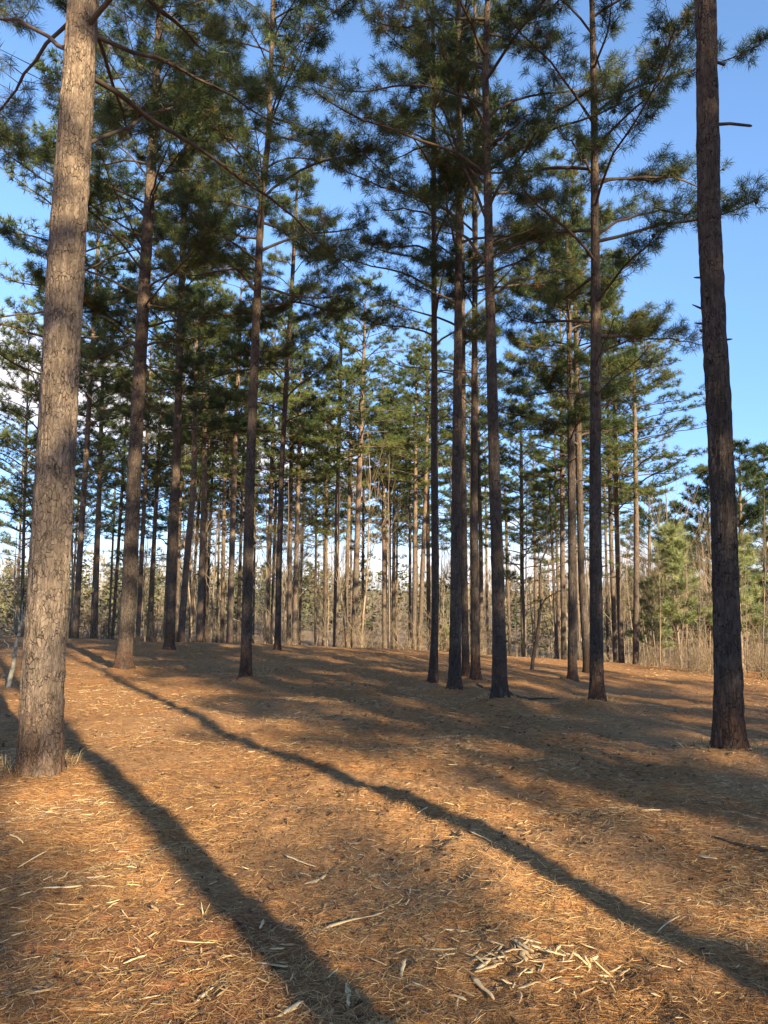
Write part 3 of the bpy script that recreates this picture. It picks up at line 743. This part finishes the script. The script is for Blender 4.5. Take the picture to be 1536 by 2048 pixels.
# ------------------------------------------------------------------ bare saplings in the clearing
def sapling(name, label, cat, Y, strokes, mat, k=7):
    root_p = on_ground(*strokes[0][0][0][:2]) if Y is None else at_depth(*strokes[0][0][0][:2], Y)
    Y = root_p[1]
    root = empty(name, root_p, label, cat)
    r = np.random.default_rng(int(Y * 100))
    for i, (pts, w0, w1) in enumerate(strokes):
        P = []
        for p in pts:
            dy = p[2] if len(p) > 2 else 0
            P.append(at_depth(p[0], p[1], Y + dy) - root_p)
        P = np.array(P); n = len(P)
        if i == 0: P[0][2] -= .1
        # densify with slight wobble
        s = np.linspace(0, n - 1, n * 4); Q = np.stack([np.interp(s, np.arange(n), P[:, q]) for q in range(3)], 1)
        Q[1:-1] += r.normal(0, .008, Q[1:-1].shape)
        rad = np.linspace(w0, w1, len(Q)) / 2 * Y / F_PX
        tb = Tubes(); tb.add(Q, rad, k)
        if i == 0: main = link('trunk', tb.mesh('trunk', mat), root)
        else: link('twig', tb.mesh('twig', mat), main)
sapling('bare_sapling', 'dark bare sapling leaning right with forked twigs, before the right crest', 'sapling', None, [
    ([(1062, 1341), (1073, 1275), (1082, 1214), (1080, 1146), (1081, 1125), (1096, 1095), (1104, 1060, .3)], 8, 2),
    ([(1080, 1222), (1090, 1198, -.2), (1105, 1188, -.4), (1122, 1180, -.6)], 4.5, 1.5),
    ([(1081, 1146), (1112, 1139, .3), (1131, 1123, .5), (1150, 1112, .6)], 3, 1.2),
    ([(1068, 1300), (1062, 1210, .2), (1058, 1160, .3)], 3.5, 1.2),
    ([(1081, 1125), (1074, 1100, .2), (1076, 1078, .2)], 2, 1)], M_DARKWOOD)
sapling('bare_sapling', 'pale lichen spotted sapling leaning right at the left edge', 'sapling', None, [
    ([(16, 1372), (27, 1325), (34, 1285), (40, 1255), (47, 1232), (54, 1221)], 10, 2.5),
    ([(42, 1248), (30, 1222, .2), (14, 1210, .3)], 3, 1), ([(42, 1245), (44, 1215, .2), (48, 1195, .3)], 2.5, 1),
    ([(28, 1318), (18, 1295, .2), (8, 1280, .4)], 2.5, 1), ([(36, 1275), (20, 1262, -.2), (4, 1258, -.3)], 2, .8)], M_LICHEN)

# ------------------------------------------------------------------ leafless trees in the valley, each one a tree
def bare_proto(seed, H, mat):
    r = np.random.default_rng(seed); tr = Tubes(); br = Tubes()
    n = 9; p = np.zeros(3); path = [p.copy()]; d = np.array([r.normal(0, .05), r.normal(0, .05), 1.0])
    for i in range(n):
        d = unit(d + np.array([r.normal(0, .05), r.normal(0, .05), .05])); p = p + d * H / n; path.append(p.copy())
    path = np.array(path); tr.add(path, np.linspace(.085, .012, n + 1), 6)
    def rec(p, d, L, rad, lev):
        m = 4; pts = [p]
        for i in range(m):
            d = unit(d + r.normal(0, .12, 3) + np.array([0, 0, .12])); pts.append(pts[-1] + d * L / m)
        pts = np.array(pts); br.add(pts, np.linspace(rad, rad * .4, m + 1), 3)
        if lev == 0: return
        for i in range(4 if lev > 1 else 3):
            s = r.uniform(.25, .95); q = pts[0] + 0; q = np.array([np.interp(s * m, np.arange(m + 1), pts[:, k]) for k in range(3)])
            rec(q, unit(d + r.normal(0, .55, 3) + np.array([0, 0, .25])), L * r.uniform(.4, .65), rad * .5, lev - 1)
    for i in range(15):
        h = r.uniform(.28, .97); q = np.array([np.interp(h * n, np.arange(n + 1), path[:, k]) for k in range(3)])
        a = r.uniform(0, 6.28)
        rec(q, dirv(a, R(r.uniform(30, 62))), H * (.30 * (1 - h) + .08) * r.uniform(.8, 1.3), .030 * (1.15 - h), 2)
    return tr.mesh('trunk', mat), br.mesh('crown', mat)
BARE = [bare_proto(700 + i, 11.0, (M_TWIG, M_TWIG_GREY)[i % 2]) for i in range(6)]
rb = np.random.default_rng(77)
placed = 0; k = 0
while placed < 160:
    Y = 33 + 50 * rb.random() ** 1.2; px = rb.uniform(-80, 1620); k += 1
    if px < 480 and rb.random() < .35: continue
    x = (px - CX) / F_PX * Y; z = float(ground_z(x, Y))
    s = rb.uniform(.6, 1.08)
    pr = BARE[k % 6]
    root = empty('bare_tree', (x, Y, z - .1), 'leafless slender tree in the thicket beyond the crest', 'bare tree', 'leafless trees beyond the crest')
    t = link('trunk', pr[0], root); c = link('crown', pr[1], root)
    root.rotation_euler = (0, 0, rb.uniform(0, 6.28)); root.scale = (s * .7, s * .7, s)
    placed += 1
for lab, px, py, Y, s in (('thin bare sapling lit pale, touching the left of the thick charcoal pine', 1424, 1340, 24, .62),
                          ('thin bare sapling lit pale at the right edge of the photo', 1524, 1345, 24, .55),
                          ('short bare sapling below the bright green young pine', 1396, 1335, 25, .36)):
    b = at_depth(px, py, Y); z = float(ground_z(b[0], Y))
    root = empty('bare_tree', (b[0], Y, z - .05), lab, 'bare tree')
    link('trunk', BARE[1][0], root); link('crown', BARE[1][1], root); root.scale = (s * .55, s * .55, s)

for k in range(18):                                     # thin saplings standing in the weeds at the right
    px = rb.uniform(1285, 1560); Y = rb.uniform(25, 33); x = (px - CX) / F_PX * Y; z = float(ground_z(x, Y)); s = rb.uniform(.22, .50); pr = BARE[k % 6]
    root = empty('bare_tree', (x, Y, z - .05), 'thin upright bare sapling in the weeds along the right edge of the clearing', 'bare tree', 'thin bare saplings at the right')
    link('trunk', pr[0], root); link('crown', pr[1], root); root.rotation_euler = (0, 0, rb.uniform(0, 6.28)); root.scale = (s * .6, s * .6, s)

# ------------------------------------------------------------------ brush at the crest (stuff)
rq = np.random.default_rng(5)
def shrub_geom(r):
    tb = Tubes()
    def rec(p, d, L, rad, lev):
        pts = [p]
        for q in range(3):
            d = unit(d + r.normal(0, .16, 3) + np.array([0, 0, .06])); pts.append(pts[-1] + d * L / 3)
        tb.add(pts, np.linspace(rad, rad * .45, 4), 3)
        if lev:
            for q in range(4): rec(pts[r.integers(1, 4)], unit(d + r.normal(0, .6, 3)), L * r.uniform(.35, .65), rad * .55, lev - 1)
    for q in range(7): rec(np.array([r.normal(0, .15), r.normal(0, .15), 0]), unit(np.array([r.normal(0, .3), r.normal(0, .3), 1])), r.uniform(.6, 1.4), .012, 2)
    return np.concatenate(tb.v), np.concatenate(tb.f)
def brush_stuff(name, r, n, x, y, slo, shi, mat):
    G = [shrub_geom(r) for _ in range(7)]; Vs = []; Fs = []; Ts = []; off = 0
    z = ground_z(x, y)
    for k in range(n):
        V, f = G[k % 7]; a = r.uniform(0, 6.28); s = r.uniform(slo, shi); c, q = math.cos(a) * s, math.sin(a) * s
        Vs.append(np.stack([V[:, 0] * c - V[:, 1] * q + x[k], V[:, 0] * q + V[:, 1] * c + y[k], V[:, 2] * s * r.uniform(.8, 1.3) + z[k] - .05], 1))
        Fs.append(f + off); off += len(V)
        Ts.append(np.full(len(V), np.clip(float(vnoise(x[k] * .3, y[k] * .3, 21)) * .6 + r.uniform(-.1, .5), 0, 1)))
    return make_mesh(name, np.concatenate(Vs), np.concatenate(Fs), mat, False, np.concatenate(Ts))
n = 560; y = 32 + 34 * rq.random(n); x = rq.uniform(-.62, .62, n) * y
tag(link('brush', brush_stuff('brush', rq, n, x, y, .6, 1.6, M_BRUSH)), 'pale leafless brush filling the slope beyond the crest', 'brush', kind='stuff')
def right_place(n):
    y = rq.uniform(21.5, 33, n); x = y * rq.uniform(.335, .60, n); x = np.maximum(x, 8.5 + (y < 24) * 1.2); return x, y
n = 62; x, y = right_place(n)
tag(link('weeds', brush_stuff('weeds', rq, n, x, y, .4, 1.1, M_BRUSH)), 'pale dry weeds massed at the right edge of the clearing', 'weeds', kind='stuff')

# ------------------------------------------------------------------ far woods (stuff)
def woods():
    r = np.random.default_rng(8); Vs = []; Ts = []
    for i in range(420):
        Y = r.uniform(95, 210); X = r.uniform(-.75, .75) * Y; g = float(ground_z(X, Y))
        H = r.uniform(8.5, 13.5) + (Y - 95) * .012; pine = r.random() < (.62 if X < 0 else .3)
        n = 260; t = r.random(n); a = r.uniform(0, 6.28, n)
        rad = r.uniform(2.2, 3.6) * (np.sqrt(np.clip(1 - t, 0, 1)) * .9 + .1) * np.sqrt(r.random(n))
        c = np.stack([X + rad * np.cos(a), Y + rad * np.sin(a), g + H * (.22 + .78 * t)], 1)
        q = r.normal(0, 1, (n, 3, 3))
        if pine: q *= np.array([.34, .34, .20])
        else: q *= np.array([.07, .07, .75])
        Vs.append((c[:, None, :] + q).reshape(-1, 3))
        Ts.append(np.repeat(np.clip((r.uniform(.0, .4) if pine else r.uniform(.6, .95)) + r.normal(0, .06, n), 0, 1), 3))
    V = np.concatenate(Vs)
    return make_mesh('far_woods', V, np.arange(len(V)).reshape(-1, 3), M_WOODS, False, np.concatenate(Ts))
tag(link('far_woods', woods()), 'far woods of mixed pine and bare trees across the valley', 'woods', kind='stuff')

# ------------------------------------------------------------------ ground
def axis(n, a, b, c0):
    u = np.linspace(-1, 1, n); return c0 + a * np.sinh(b * u) / math.sinh(b)
gx = axis(520, 1500, 11.0, 0.0); gy = axis(640, 1500, 11.0, 3.6)
GX, GY = np.meshgrid(gx, gy); GZ = ground_full(GX, GY)
ny, nx = GX.shape
i = np.arange(ny - 1)[:, None] * nx + np.arange(nx - 1)[None, :]
gf = np.stack([i, i + 1, i + nx + 1, i + nx], -1).reshape(-1, 4)
g = link('ground', make_mesh('ground', np.stack([GX, GY, GZ], -1).reshape(-1, 3), gf, M_GROUND, True, sand_mask(GX, GY).ravel()))
tag(g, 'pine straw covered ground of the clearing', kind='structure')

# ------------------------------------------------------------------ litter
rl = np.random.default_rng(31)
def scatter(n, zlo, zhi, p=1.0):
    """points on the ground inside the view and a margin round it, denser close by"""
    u = rl.random(n); y = zlo * (zhi / zlo) ** u
    x = rl.uniform(-.66, .66, n) * (y + .6); return x, y

def straws(name, n, zlo, zhi, llo, lhi, wnear, tlo=0., thi=1., mat=M_STRAW, lift=.012, tilt=.10):
    x, y = scatter(n, zlo, zhi); z = ground_full(x, y)
    keep = rl.random(n) > sand_mask(x, y) * .85; x, y, z = x[keep], y[keep], z[keep]; n = len(x)
    a = rl.uniform(0, 2 * math.pi, n); L = rl.uniform(llo, lhi, n)
    el = rl.normal(0, tilt, n); bend = rl.normal(0, .5, n)
    w = wnear * (.6 + y / 7.0) * rl.uniform(.6, 1.3, n)
    c = np.stack([x, y, z + rl.uniform(.001, lift, n) + np.abs(np.sin(el)) * L * .35], 1)
    def dv(aa): return np.stack([np.cos(aa) * np.cos(el), np.sin(aa) * np.cos(el), np.sin(el)], 1)
    d1 = dv(a); d2 = dv(a + bend)
    nrm = np.stack([-np.sin(a), np.cos(a), rl.normal(0, .35, n)], 1) * w[:, None]
    A = c - d1 * (L * .5)[:, None]; B = c; Cc = c + d2 * (L * .5)[:, None]
    Cc[:, 2] = np.maximum(Cc[:, 2], ground_full(Cc[:, 0], Cc[:, 1]) + .001); A[:, 2] = np.maximum(A[:, 2], ground_full(A[:, 0], A[:, 1]) + .001)
    V = np.stack([A - nrm * .6, A + nrm * .6, B + nrm, B - nrm, Cc + nrm * .4, Cc - nrm * .4], 1).reshape(-1, 3)
    k = np.arange(n)[:, None] * 6
    Fc = np.concatenate([k + [0, 1, 2, 3], k + [3, 2, 4, 5]], 0)
    pat = vnoise(x * 1.3, y * 1.3, 41)
    t = np.clip(tlo + (thi - tlo) * (rl.random(n) ** 1.3 * .70 + (pat - .25) * .55), 0, 1)
    return make_mesh(name, V, Fc, mat, False, np.repeat(t, 6))
o = link('pine_straw', straws('pine_straw', 270000, 2.1, 27, .03, .105, .00095))
tag(o, 'rusty fallen pine needles carpeting the clearing', 'pine straw', kind='stuff')

def chip_geom(r, L, w, h):
    """a torn sliver of wood: long prism with ragged, pointed ends and a slight bend"""
    n = 7; s = np.linspace(0, 1, n); prof = np.clip(np.minimum(s * r.uniform(1.5, 6) + r.uniform(.0, .5), (1 - s) * r.uniform(1.2, 5) + r.uniform(.0, .35)), 0, 1) * r.uniform(.55, 1.15, n)
    bend = r.normal(0, .035) * L
    cx_ = (s - .5) * L; cy_ = bend * (s - .5) ** 2 * 4 + r.normal(0, w * .12, n); cz_ = np.abs(r.normal(0, .04)) * L * (s - .5) + h * .5
    ww = w * .5 * prof * r.uniform(.8, 1.15, n) + .0006; hh = h * .5 * np.clip(prof + .2, 0, 1)
    V = np.stack([np.stack([cx_, cy_ + a * ww, cz_ + b * hh], 1) for a, b in ((-1, -.6), (1, -1), (.7, .8), (-.6, 1))], 1).reshape(-1, 3)
    k = np.arange(n - 1)[:, None] * 4; j = np.arange(4)[None, :]; j2 = (j + 1) % 4
    f = np.stack([k + j, k + j2, k + 4 + j2, k + 4 + j], -1).reshape(-1, 4)
    f = np.concatenate([f, [[3, 2, 1, 0], [4 * n - 4, 4 * n - 3, 4 * n - 2, 4 * n - 1]]])
    return V, f
def chips_stuff(n):
    Vs = []; Fs = []; Ts = []; off = 0
    protos = [chip_geom(rl, 1, rl.uniform(.06, .24), rl.uniform(.03, .07)) for _ in range(16)]
    x, y = scatter(n, 2.3, 24); dens = vnoise(x * .9 + 3, y * .7, 51)
    keep = rl.random(n) < np.clip((dens - .25) * 2.2, .08, 1); x, y = x[keep], y[keep]
    z = ground_full(x, y)
    for k in range(len(x)):
        V, f = protos[k % 16]; L = rl.uniform(.018, .055) * (1 + (y[k] > 7) * .4) * rl.choice([.6, 1, 1, 1.5]); a = rl.uniform(0, 6.28)
        c, s = math.cos(a), math.sin(a); q = V * L; e = rl.normal(0, .16)
        q = np.stack([q[:, 0], q[:, 1], q[:, 2] + q[:, 0] * e], 1)
        Vs.append(np.stack([q[:, 0] * c - q[:, 1] * s + x[k], q[:, 0] * s + q[:, 1] * c + y[k], q[:, 2] + z[k] + .006 + abs(e) * L * .4], 1))
        Fs.append(f + off); off += len(V); Ts.append(np.full(len(V), np.clip(rl.normal(.32, .25), 0, 1)))
    return make_mesh('wood_chips', np.concatenate(Vs), np.concatenate(Fs), M_CHIP, False, np.concatenate(Ts))
tag(link('wood_chips', chips_stuff(9000)), 'small pale wood chips strewn thinly through the needles', 'wood chips', kind='stuff')

def flakes_stuff(n):
    x, y = scatter(n, 2.2, 20); dens = vnoise(x * .8 + 9, y * .8, 52); keep = rl.random(n) < np.clip((dens - .3) * 2.5, .1, 1); x, y = x[keep], y[keep]; n = len(x)
    z = ground_full(x, y); k = 6; th = np.arange(k) * 2 * math.pi / k
    r_ = rl.uniform(.003, .014, (n, 1)) * (1 + (y[:, None] > 6) * .5) * rl.uniform(.6, 1.2, (n, k)); a = rl.uniform(0, 6.28, n)[:, None]
    lx, ly = r_ * np.cos(th) * 1.5, r_ * np.sin(th); tx, ty = rl.normal(0, .3, (n, 1)), rl.normal(0, .3, (n, 1))
    X = x[:, None] + lx * np.cos(a) - ly * np.sin(a); Y = y[:, None] + lx * np.sin(a) + ly * np.cos(a)
    Zt = z[:, None] + .010 + lx * tx + ly * ty; V = np.concatenate([np.stack([X, Y, Zt], -1), np.stack([X, Y, Zt - .007], -1)], 1).reshape(-1, 3)
    o = np.arange(n)[:, None] * 12; q = []
    for j in range(k): q.append(o + [j, (j + 1) % k, k + (j + 1) % k, k + j])
    q.append(o + [0, 1, 2, 3]); q.append(o + [0, 3, 4, 5])
    return make_mesh('bark_flakes', V, np.concatenate(q), M_FLAKE, False, np.repeat(rl.random(n), 12))
M_FLAKE = tint_mat('bark_flake', [(0.0, (.06, .034, .02)), (.6, (.13, .07, .04)), (1.0, (.22, .14, .09))], .9)
tag(link('bark_flakes', flakes_stuff(5500)), 'dark flakes of bark and crumbs of soil among the needles', 'bark flakes', kind='stuff')
CHIP_ME = []
for k in range(14):
    V, f = chip_geom(rl, 1, rl.uniform(.05, .17), rl.uniform(.03, .06))
    CHIP_ME.append(make_mesh('wood_splinter', V, f, M_CHIP, False, np.clip(rl.uniform(.35, .95) + np.repeat(rl.normal(0, .12, len(V) // 4), 4), 0, 1)))
SPL = 'splinters of shredded wood'
def splinter(p0, p1, wpx, label, up=0.0, tint=.82, name='wood_splinter'):
    a = on_ground(*p0)
    if up: b = at_depth(p1[0], p1[1], a[1])
    else: b = on_ground(*p1)
    L = float(np.linalg.norm(b - a)); w = wpx * 1.35 * a[1] / F_PX
    r = np.random.default_rng(int(p0[0] * 7 + p0[1])); V, f = chip_geom(r, L, w, max(.003, w * .20))
    me = make_mesh(name, V, f, M_CHIP, False, np.clip(tint + np.repeat(r.normal(0, .16, len(V) // 4), 4), 0, 1))
    m = (a + b) / 2; o = link(name, me); d = Vector(b - a)
    if up:
        a[2] = float(ground_full(a[0], a[1])); o.location = (m[0], m[1], a[2] + abs(d.z) * .45)
    else:
        d.z = float(ground_full(b[0], b[1]) - ground_full(a[0], a[1])); o.location = (m[0], m[1], float(max(ground_full(m[0], m[1]), (ground_full(a[0], a[1]) + ground_full(b[0], b[1])) / 2)) + .006)
    o.rotation_mode = 'QUATERNION'; o.rotation_quaternion = d.to_track_quat('X', 'Z')
    return tag(o, label, 'wood splinter', SPL)
for a in [
 ((83, 1789), (163, 1785), 6.5, 'longest straw coloured splinter left of the broad trunk shadow'),
 ((176, 1780), (231, 1778), 4, 'pale splinter end to end with the longest one, at its right'),
 ((168, 1751), (222, 1750), 5, 'bright yellowish splinter just above the longest one'),
 ((33, 1800), (63, 1796), 4.5, 'short pale splinter near the left edge, below the longest one'),
 ((108, 1814), (175, 1815), 3.5, 'thin straight splinter lying below the longest one'),
 ((20, 1676), (50, 1691), 5, 'grey splinter in the shade near the foot of the thickest pine'),
 ((33, 1729), (94, 1706), 4, 'slim crooked stick slanting up between the shade and the splinter patch'),
 ((213, 1846), (220, 1875), 4, 'splinter standing on end beside the red clay patch'),
 ((320, 1880), (428, 1897), 4, 'long thin stick across the red clay patch'),
 ((387, 2006), (431, 1978), 9, 'wide grey splinter in shade at the bottom left'),
 ((263, 2010), (321, 2001), 4, 'thin pale splinter near the bottom edge, left of the wide grey one'),
 ((612, 1767), (656, 1751), 9, 'thick short stick right of the broad shadow'),
 ((629, 1864), (722, 1840), 8, 'long thick stick pointing right from the broad shadow'),
 ((722, 1837), (770, 1828), 4, 'thin splinter continuing the long thick stick'),
 ((884, 1863), (938, 1856), 6, 'straight tan splinter above the pale splinter heap'),
 ((840, 1911), (915, 1903), 5, 'tan splinter left above the pale splinter heap'),
 ((555, 2041), (607, 2017), 17, 'broad wooden chunk at the bottom edge in shade'),
 ((945, 1955), (990, 1991), 11, 'wide cream flake pointing down right in the splinter heap'),
 ((949, 1952), (1006, 1940), 9, 'cream flake pointing right in the splinter heap'),
 ((953, 1949), (983, 1935), 8, 'shorter cream flake above the one pointing right'),
 ((567, 1708), (630, 1721), 5, 'curved splinter in the dimmer band right of the broad shadow'),
 ((834, 1636), (855, 1628), 4, 'pale flake lying in the long slanting shadow'),
 ((939, 1683), (986, 1699), 4, 'grey stick along the long slanting shadow'),
 ((820, 1988), (866, 2009), 4, 'thin brown splinter pointing down right, left of the heap'),
 ((694, 1981), (699, 2022), 7, 'grey splinter pointing at the camera in bottom shade'),
 ((512, 1931), (580, 1937), 5, 'shaded splinter lying across the tip of the broad shadow'),
 ((1050, 1937), (1045, 1906), 13, 'chunky forked cream chunk in the right of the splinter heap'),
 ((1027, 1897), (1046, 1911), 7, 'cream prong leaning on the chunky forked chunk'),
 ((1037, 1898), (1085, 1888), 8, 'cream flake at the top of the splinter heap'),
 ((1057, 1904), (1112, 1899), 7, 'cream flake just below the top one of the heap'),
 ((1111, 1893), (1127, 1881), 6, 'small cream flake at the right tip of the heap'),
 ((1103, 1923), (1138, 1925), 7, 'cream flake lying alone right of the chunky forked chunk'),
 ((1194, 1944), (1226, 1941), 6, 'rectangular cream flake right of the splinter heap'),
 ((1346, 1911), (1373, 1926), 5, 'pale splinter beside the slanting shadow at lower right'),
 ((1300, 1990), (1322, 1996), 5, 'small cream splinter near the bottom right'),
 ((1384, 1856), (1432, 1871), 2.5, 'thin pale twig in the slanting shadow at lower right'),
 ((1307, 1852), (1355, 1825), 2.5, 'thin stick slanting up in the shadow at lower right'),
 ((1280, 1629), (1322, 1622), 5, 'whitish stick in the shaded right of the clearing'),
 ((1397, 1714), (1436, 1724), 6, 'sunlit stick on the low bank at the right'),
 ((519, 1496), (530, 1494), 6, 'whitish flake beside the long slanting shadow, far left part'),
]: splinter(*a)
splinter((407, 1822), (402, 1795), 4.5, 'taller of two splinters stuck upright by the broad shadow', .1)
splinter((408, 1823), (421, 1798), 4.5, 'right of two splinters stuck upright by the broad shadow', .1)
hp = on_ground(1052, 1932)
for k in range(75):                                     # the heap of torn wood at lower right
    x, y = hp[0] + rl.normal(0, .21), hp[1] + rl.normal(0, .13); L = rl.uniform(.035, .115)
    o = link('wood_splinter', CHIP_ME[k % 14], None, (x, y, float(ground_full(np.array([x]), np.array([y]))[0]) + .008 + abs(rl.normal(0, .007)))); o.scale = (L, L * 1.5, L)
    o.rotation_euler = (rl.normal(0, .3), rl.normal(0, .2), rl.uniform(0, 6.28))
    tag(o, 'slim pale splinter of shredded wood lying among the rusty needles', 'wood splinter', SPL)
x, y = scatter(1800, 2.35, 11); z = ground_full(x, y); cnt = 0
for k in range(1800):
    if cnt >= 180: break
    px = CX + x[k] / y[k] * F_PX
    heap = math.exp(-(((px - 1050) / 170) ** 2 + ((y[k] - 3.05) / .35) ** 2)) + math.exp(-(((px - 170) / 170) ** 2 + ((y[k] - 3.8) / .5) ** 2))
    if px < -30 or px > 1570 or rl.random() > .10 + heap * 1.3: continue
    o = link('wood_splinter', CHIP_ME[k % 14], None, (x[k], y[k], z[k] + .007)); L = rl.uniform(.035, .10) * (1.15 if heap > .2 else .75)
    o.scale = (L, L, L); o.rotation_euler = (rl.normal(0, .25), rl.normal(0, .14), rl.uniform(0, 6.28))
    tag(o, 'slim pale splinter of shredded wood lying among the rusty needles', 'wood splinter', SPL); cnt += 1

def fallen_stick(pix, wpx, label, mat):
    P = np.array([on_ground(*p) for p in pix]); P[:, 2] = ground_full(P[:, 0], P[:, 1]) + .012
    o0 = P[0].copy(); n = len(P); q = np.linspace(0, n - 1, n * 4); Q = np.stack([np.interp(q, np.arange(n), P[:, k]) for k in range(3)], 1) - o0
    Q[:, 2] = ground_full(Q[:, 0] + o0[0], Q[:, 1] + o0[1]) + .010 - o0[2]
    tb = Tubes(); tb.add(Q, np.linspace(1, .45, len(Q)) * wpx / 2 * o0[1] / F_PX, 6)
    tag(link('fallen_stick', tb.mesh('fallen_stick', mat), None, o0), label, 'stick')
fallen_stick([(1536, 1712), (1480, 1697), (1420, 1680)], 8, 'dark fallen stick lying in shade at the right edge', M_DARKWOOD)
fallen_stick([(955, 1373), (972, 1381), (986, 1387)], 5, 'short dark stick left of the tallest middle pine foot', M_DARKWOOD)
fallen_stick([(1018, 1386), (1062, 1398), (1118, 1401)], 4, 'dark fallen branch between the two nearest dark pines at right centre', M_DARKWOOD)
fallen_stick([(430, 1905), (392, 1915), (300, 1945), (220, 1950)], 5, 'crooked dark twig across the churned red clay', M_LIMB)

# ------------------------------------------------------------------ dry grass tufts at the feet of trees
def tuft(label, px, py, n, h, seed, rad=.18):
    r = np.random.default_rng(seed); p = on_ground(px, py)
    z = ground_full(np.array([p[0]]), np.array([p[1]]))[0]
    a = r.uniform(0, 6.28, n); rr = rad * np.sqrt(r.random(n)); bx, by = rr * np.cos(a), rr * np.sin(a)
    h *= .75; n0 = n; az = a + r.normal(0, .8, n); el = np.clip(r.normal(.75, .3, n), .15, 1.5); L = h * r.uniform(.5, 1.2, n)
    d = np.stack([np.cos(az) * np.cos(el), np.sin(az) * np.cos(el), np.sin(el)], 1)
    b = np.stack([bx, by, np.full(n, -.01)], 1); m = b + d * (L * .6)[:, None]; t = m + (d * np.array([1.2, 1.2, .25])) * (L * .45)[:, None]
    w = np.stack([-np.sin(az), np.cos(az), np.zeros(n)], 1) * .0022 * p[1] / 7
    V = np.stack([b - w, b + w, m + w, m - w, t], 1).reshape(-1, 3); i = np.arange(n)[:, None] * 5
    Fc = np.concatenate([i + [0, 1, 2], i + [0, 2, 3], i + [3, 2, 4]], 0)
    o = link('grass_tuft', make_mesh('grass_tuft', V, Fc, M_DRYGRASS, False, np.repeat(r.random(n), 5)), None, (p[0], p[1], z))
    tag(o, label, 'grass tuft', 'dry grass at the feet of the trees')
tuft('dry grass sprouting at the right foot of the thickest pine', 112, 1560, 120, .22, 1, .22)
tuft('rusty grass in the shade left of the thickest pine foot', 30, 1575, 140, .26, 2, .3)
tuft('collar of dry grass left of the half lit pine foot', 1172, 1402, 110, .24, 3, .2)
tuft('collar of dry grass right of the half lit pine foot', 1212, 1405, 130, .26, 4, .2)
tuft('dry grass at the left foot of the thick charcoal pine', 1418, 1515, 110, .2, 5, .25)
tuft('dry grass at the right foot of the thick charcoal pine', 1492, 1522, 110, .22, 6, .25)
tuft('thin dry grass right of the slender lone pine foot', 512, 1362, 70, .4, 7, .3)
tuft('dry grass at the foot of the crooked pine', 880, 1346, 70, .25, 8, .25)
tuft('wispy grass at the foot of the tallest middle pine', 972, 1400, 60, .22, 9, .25)
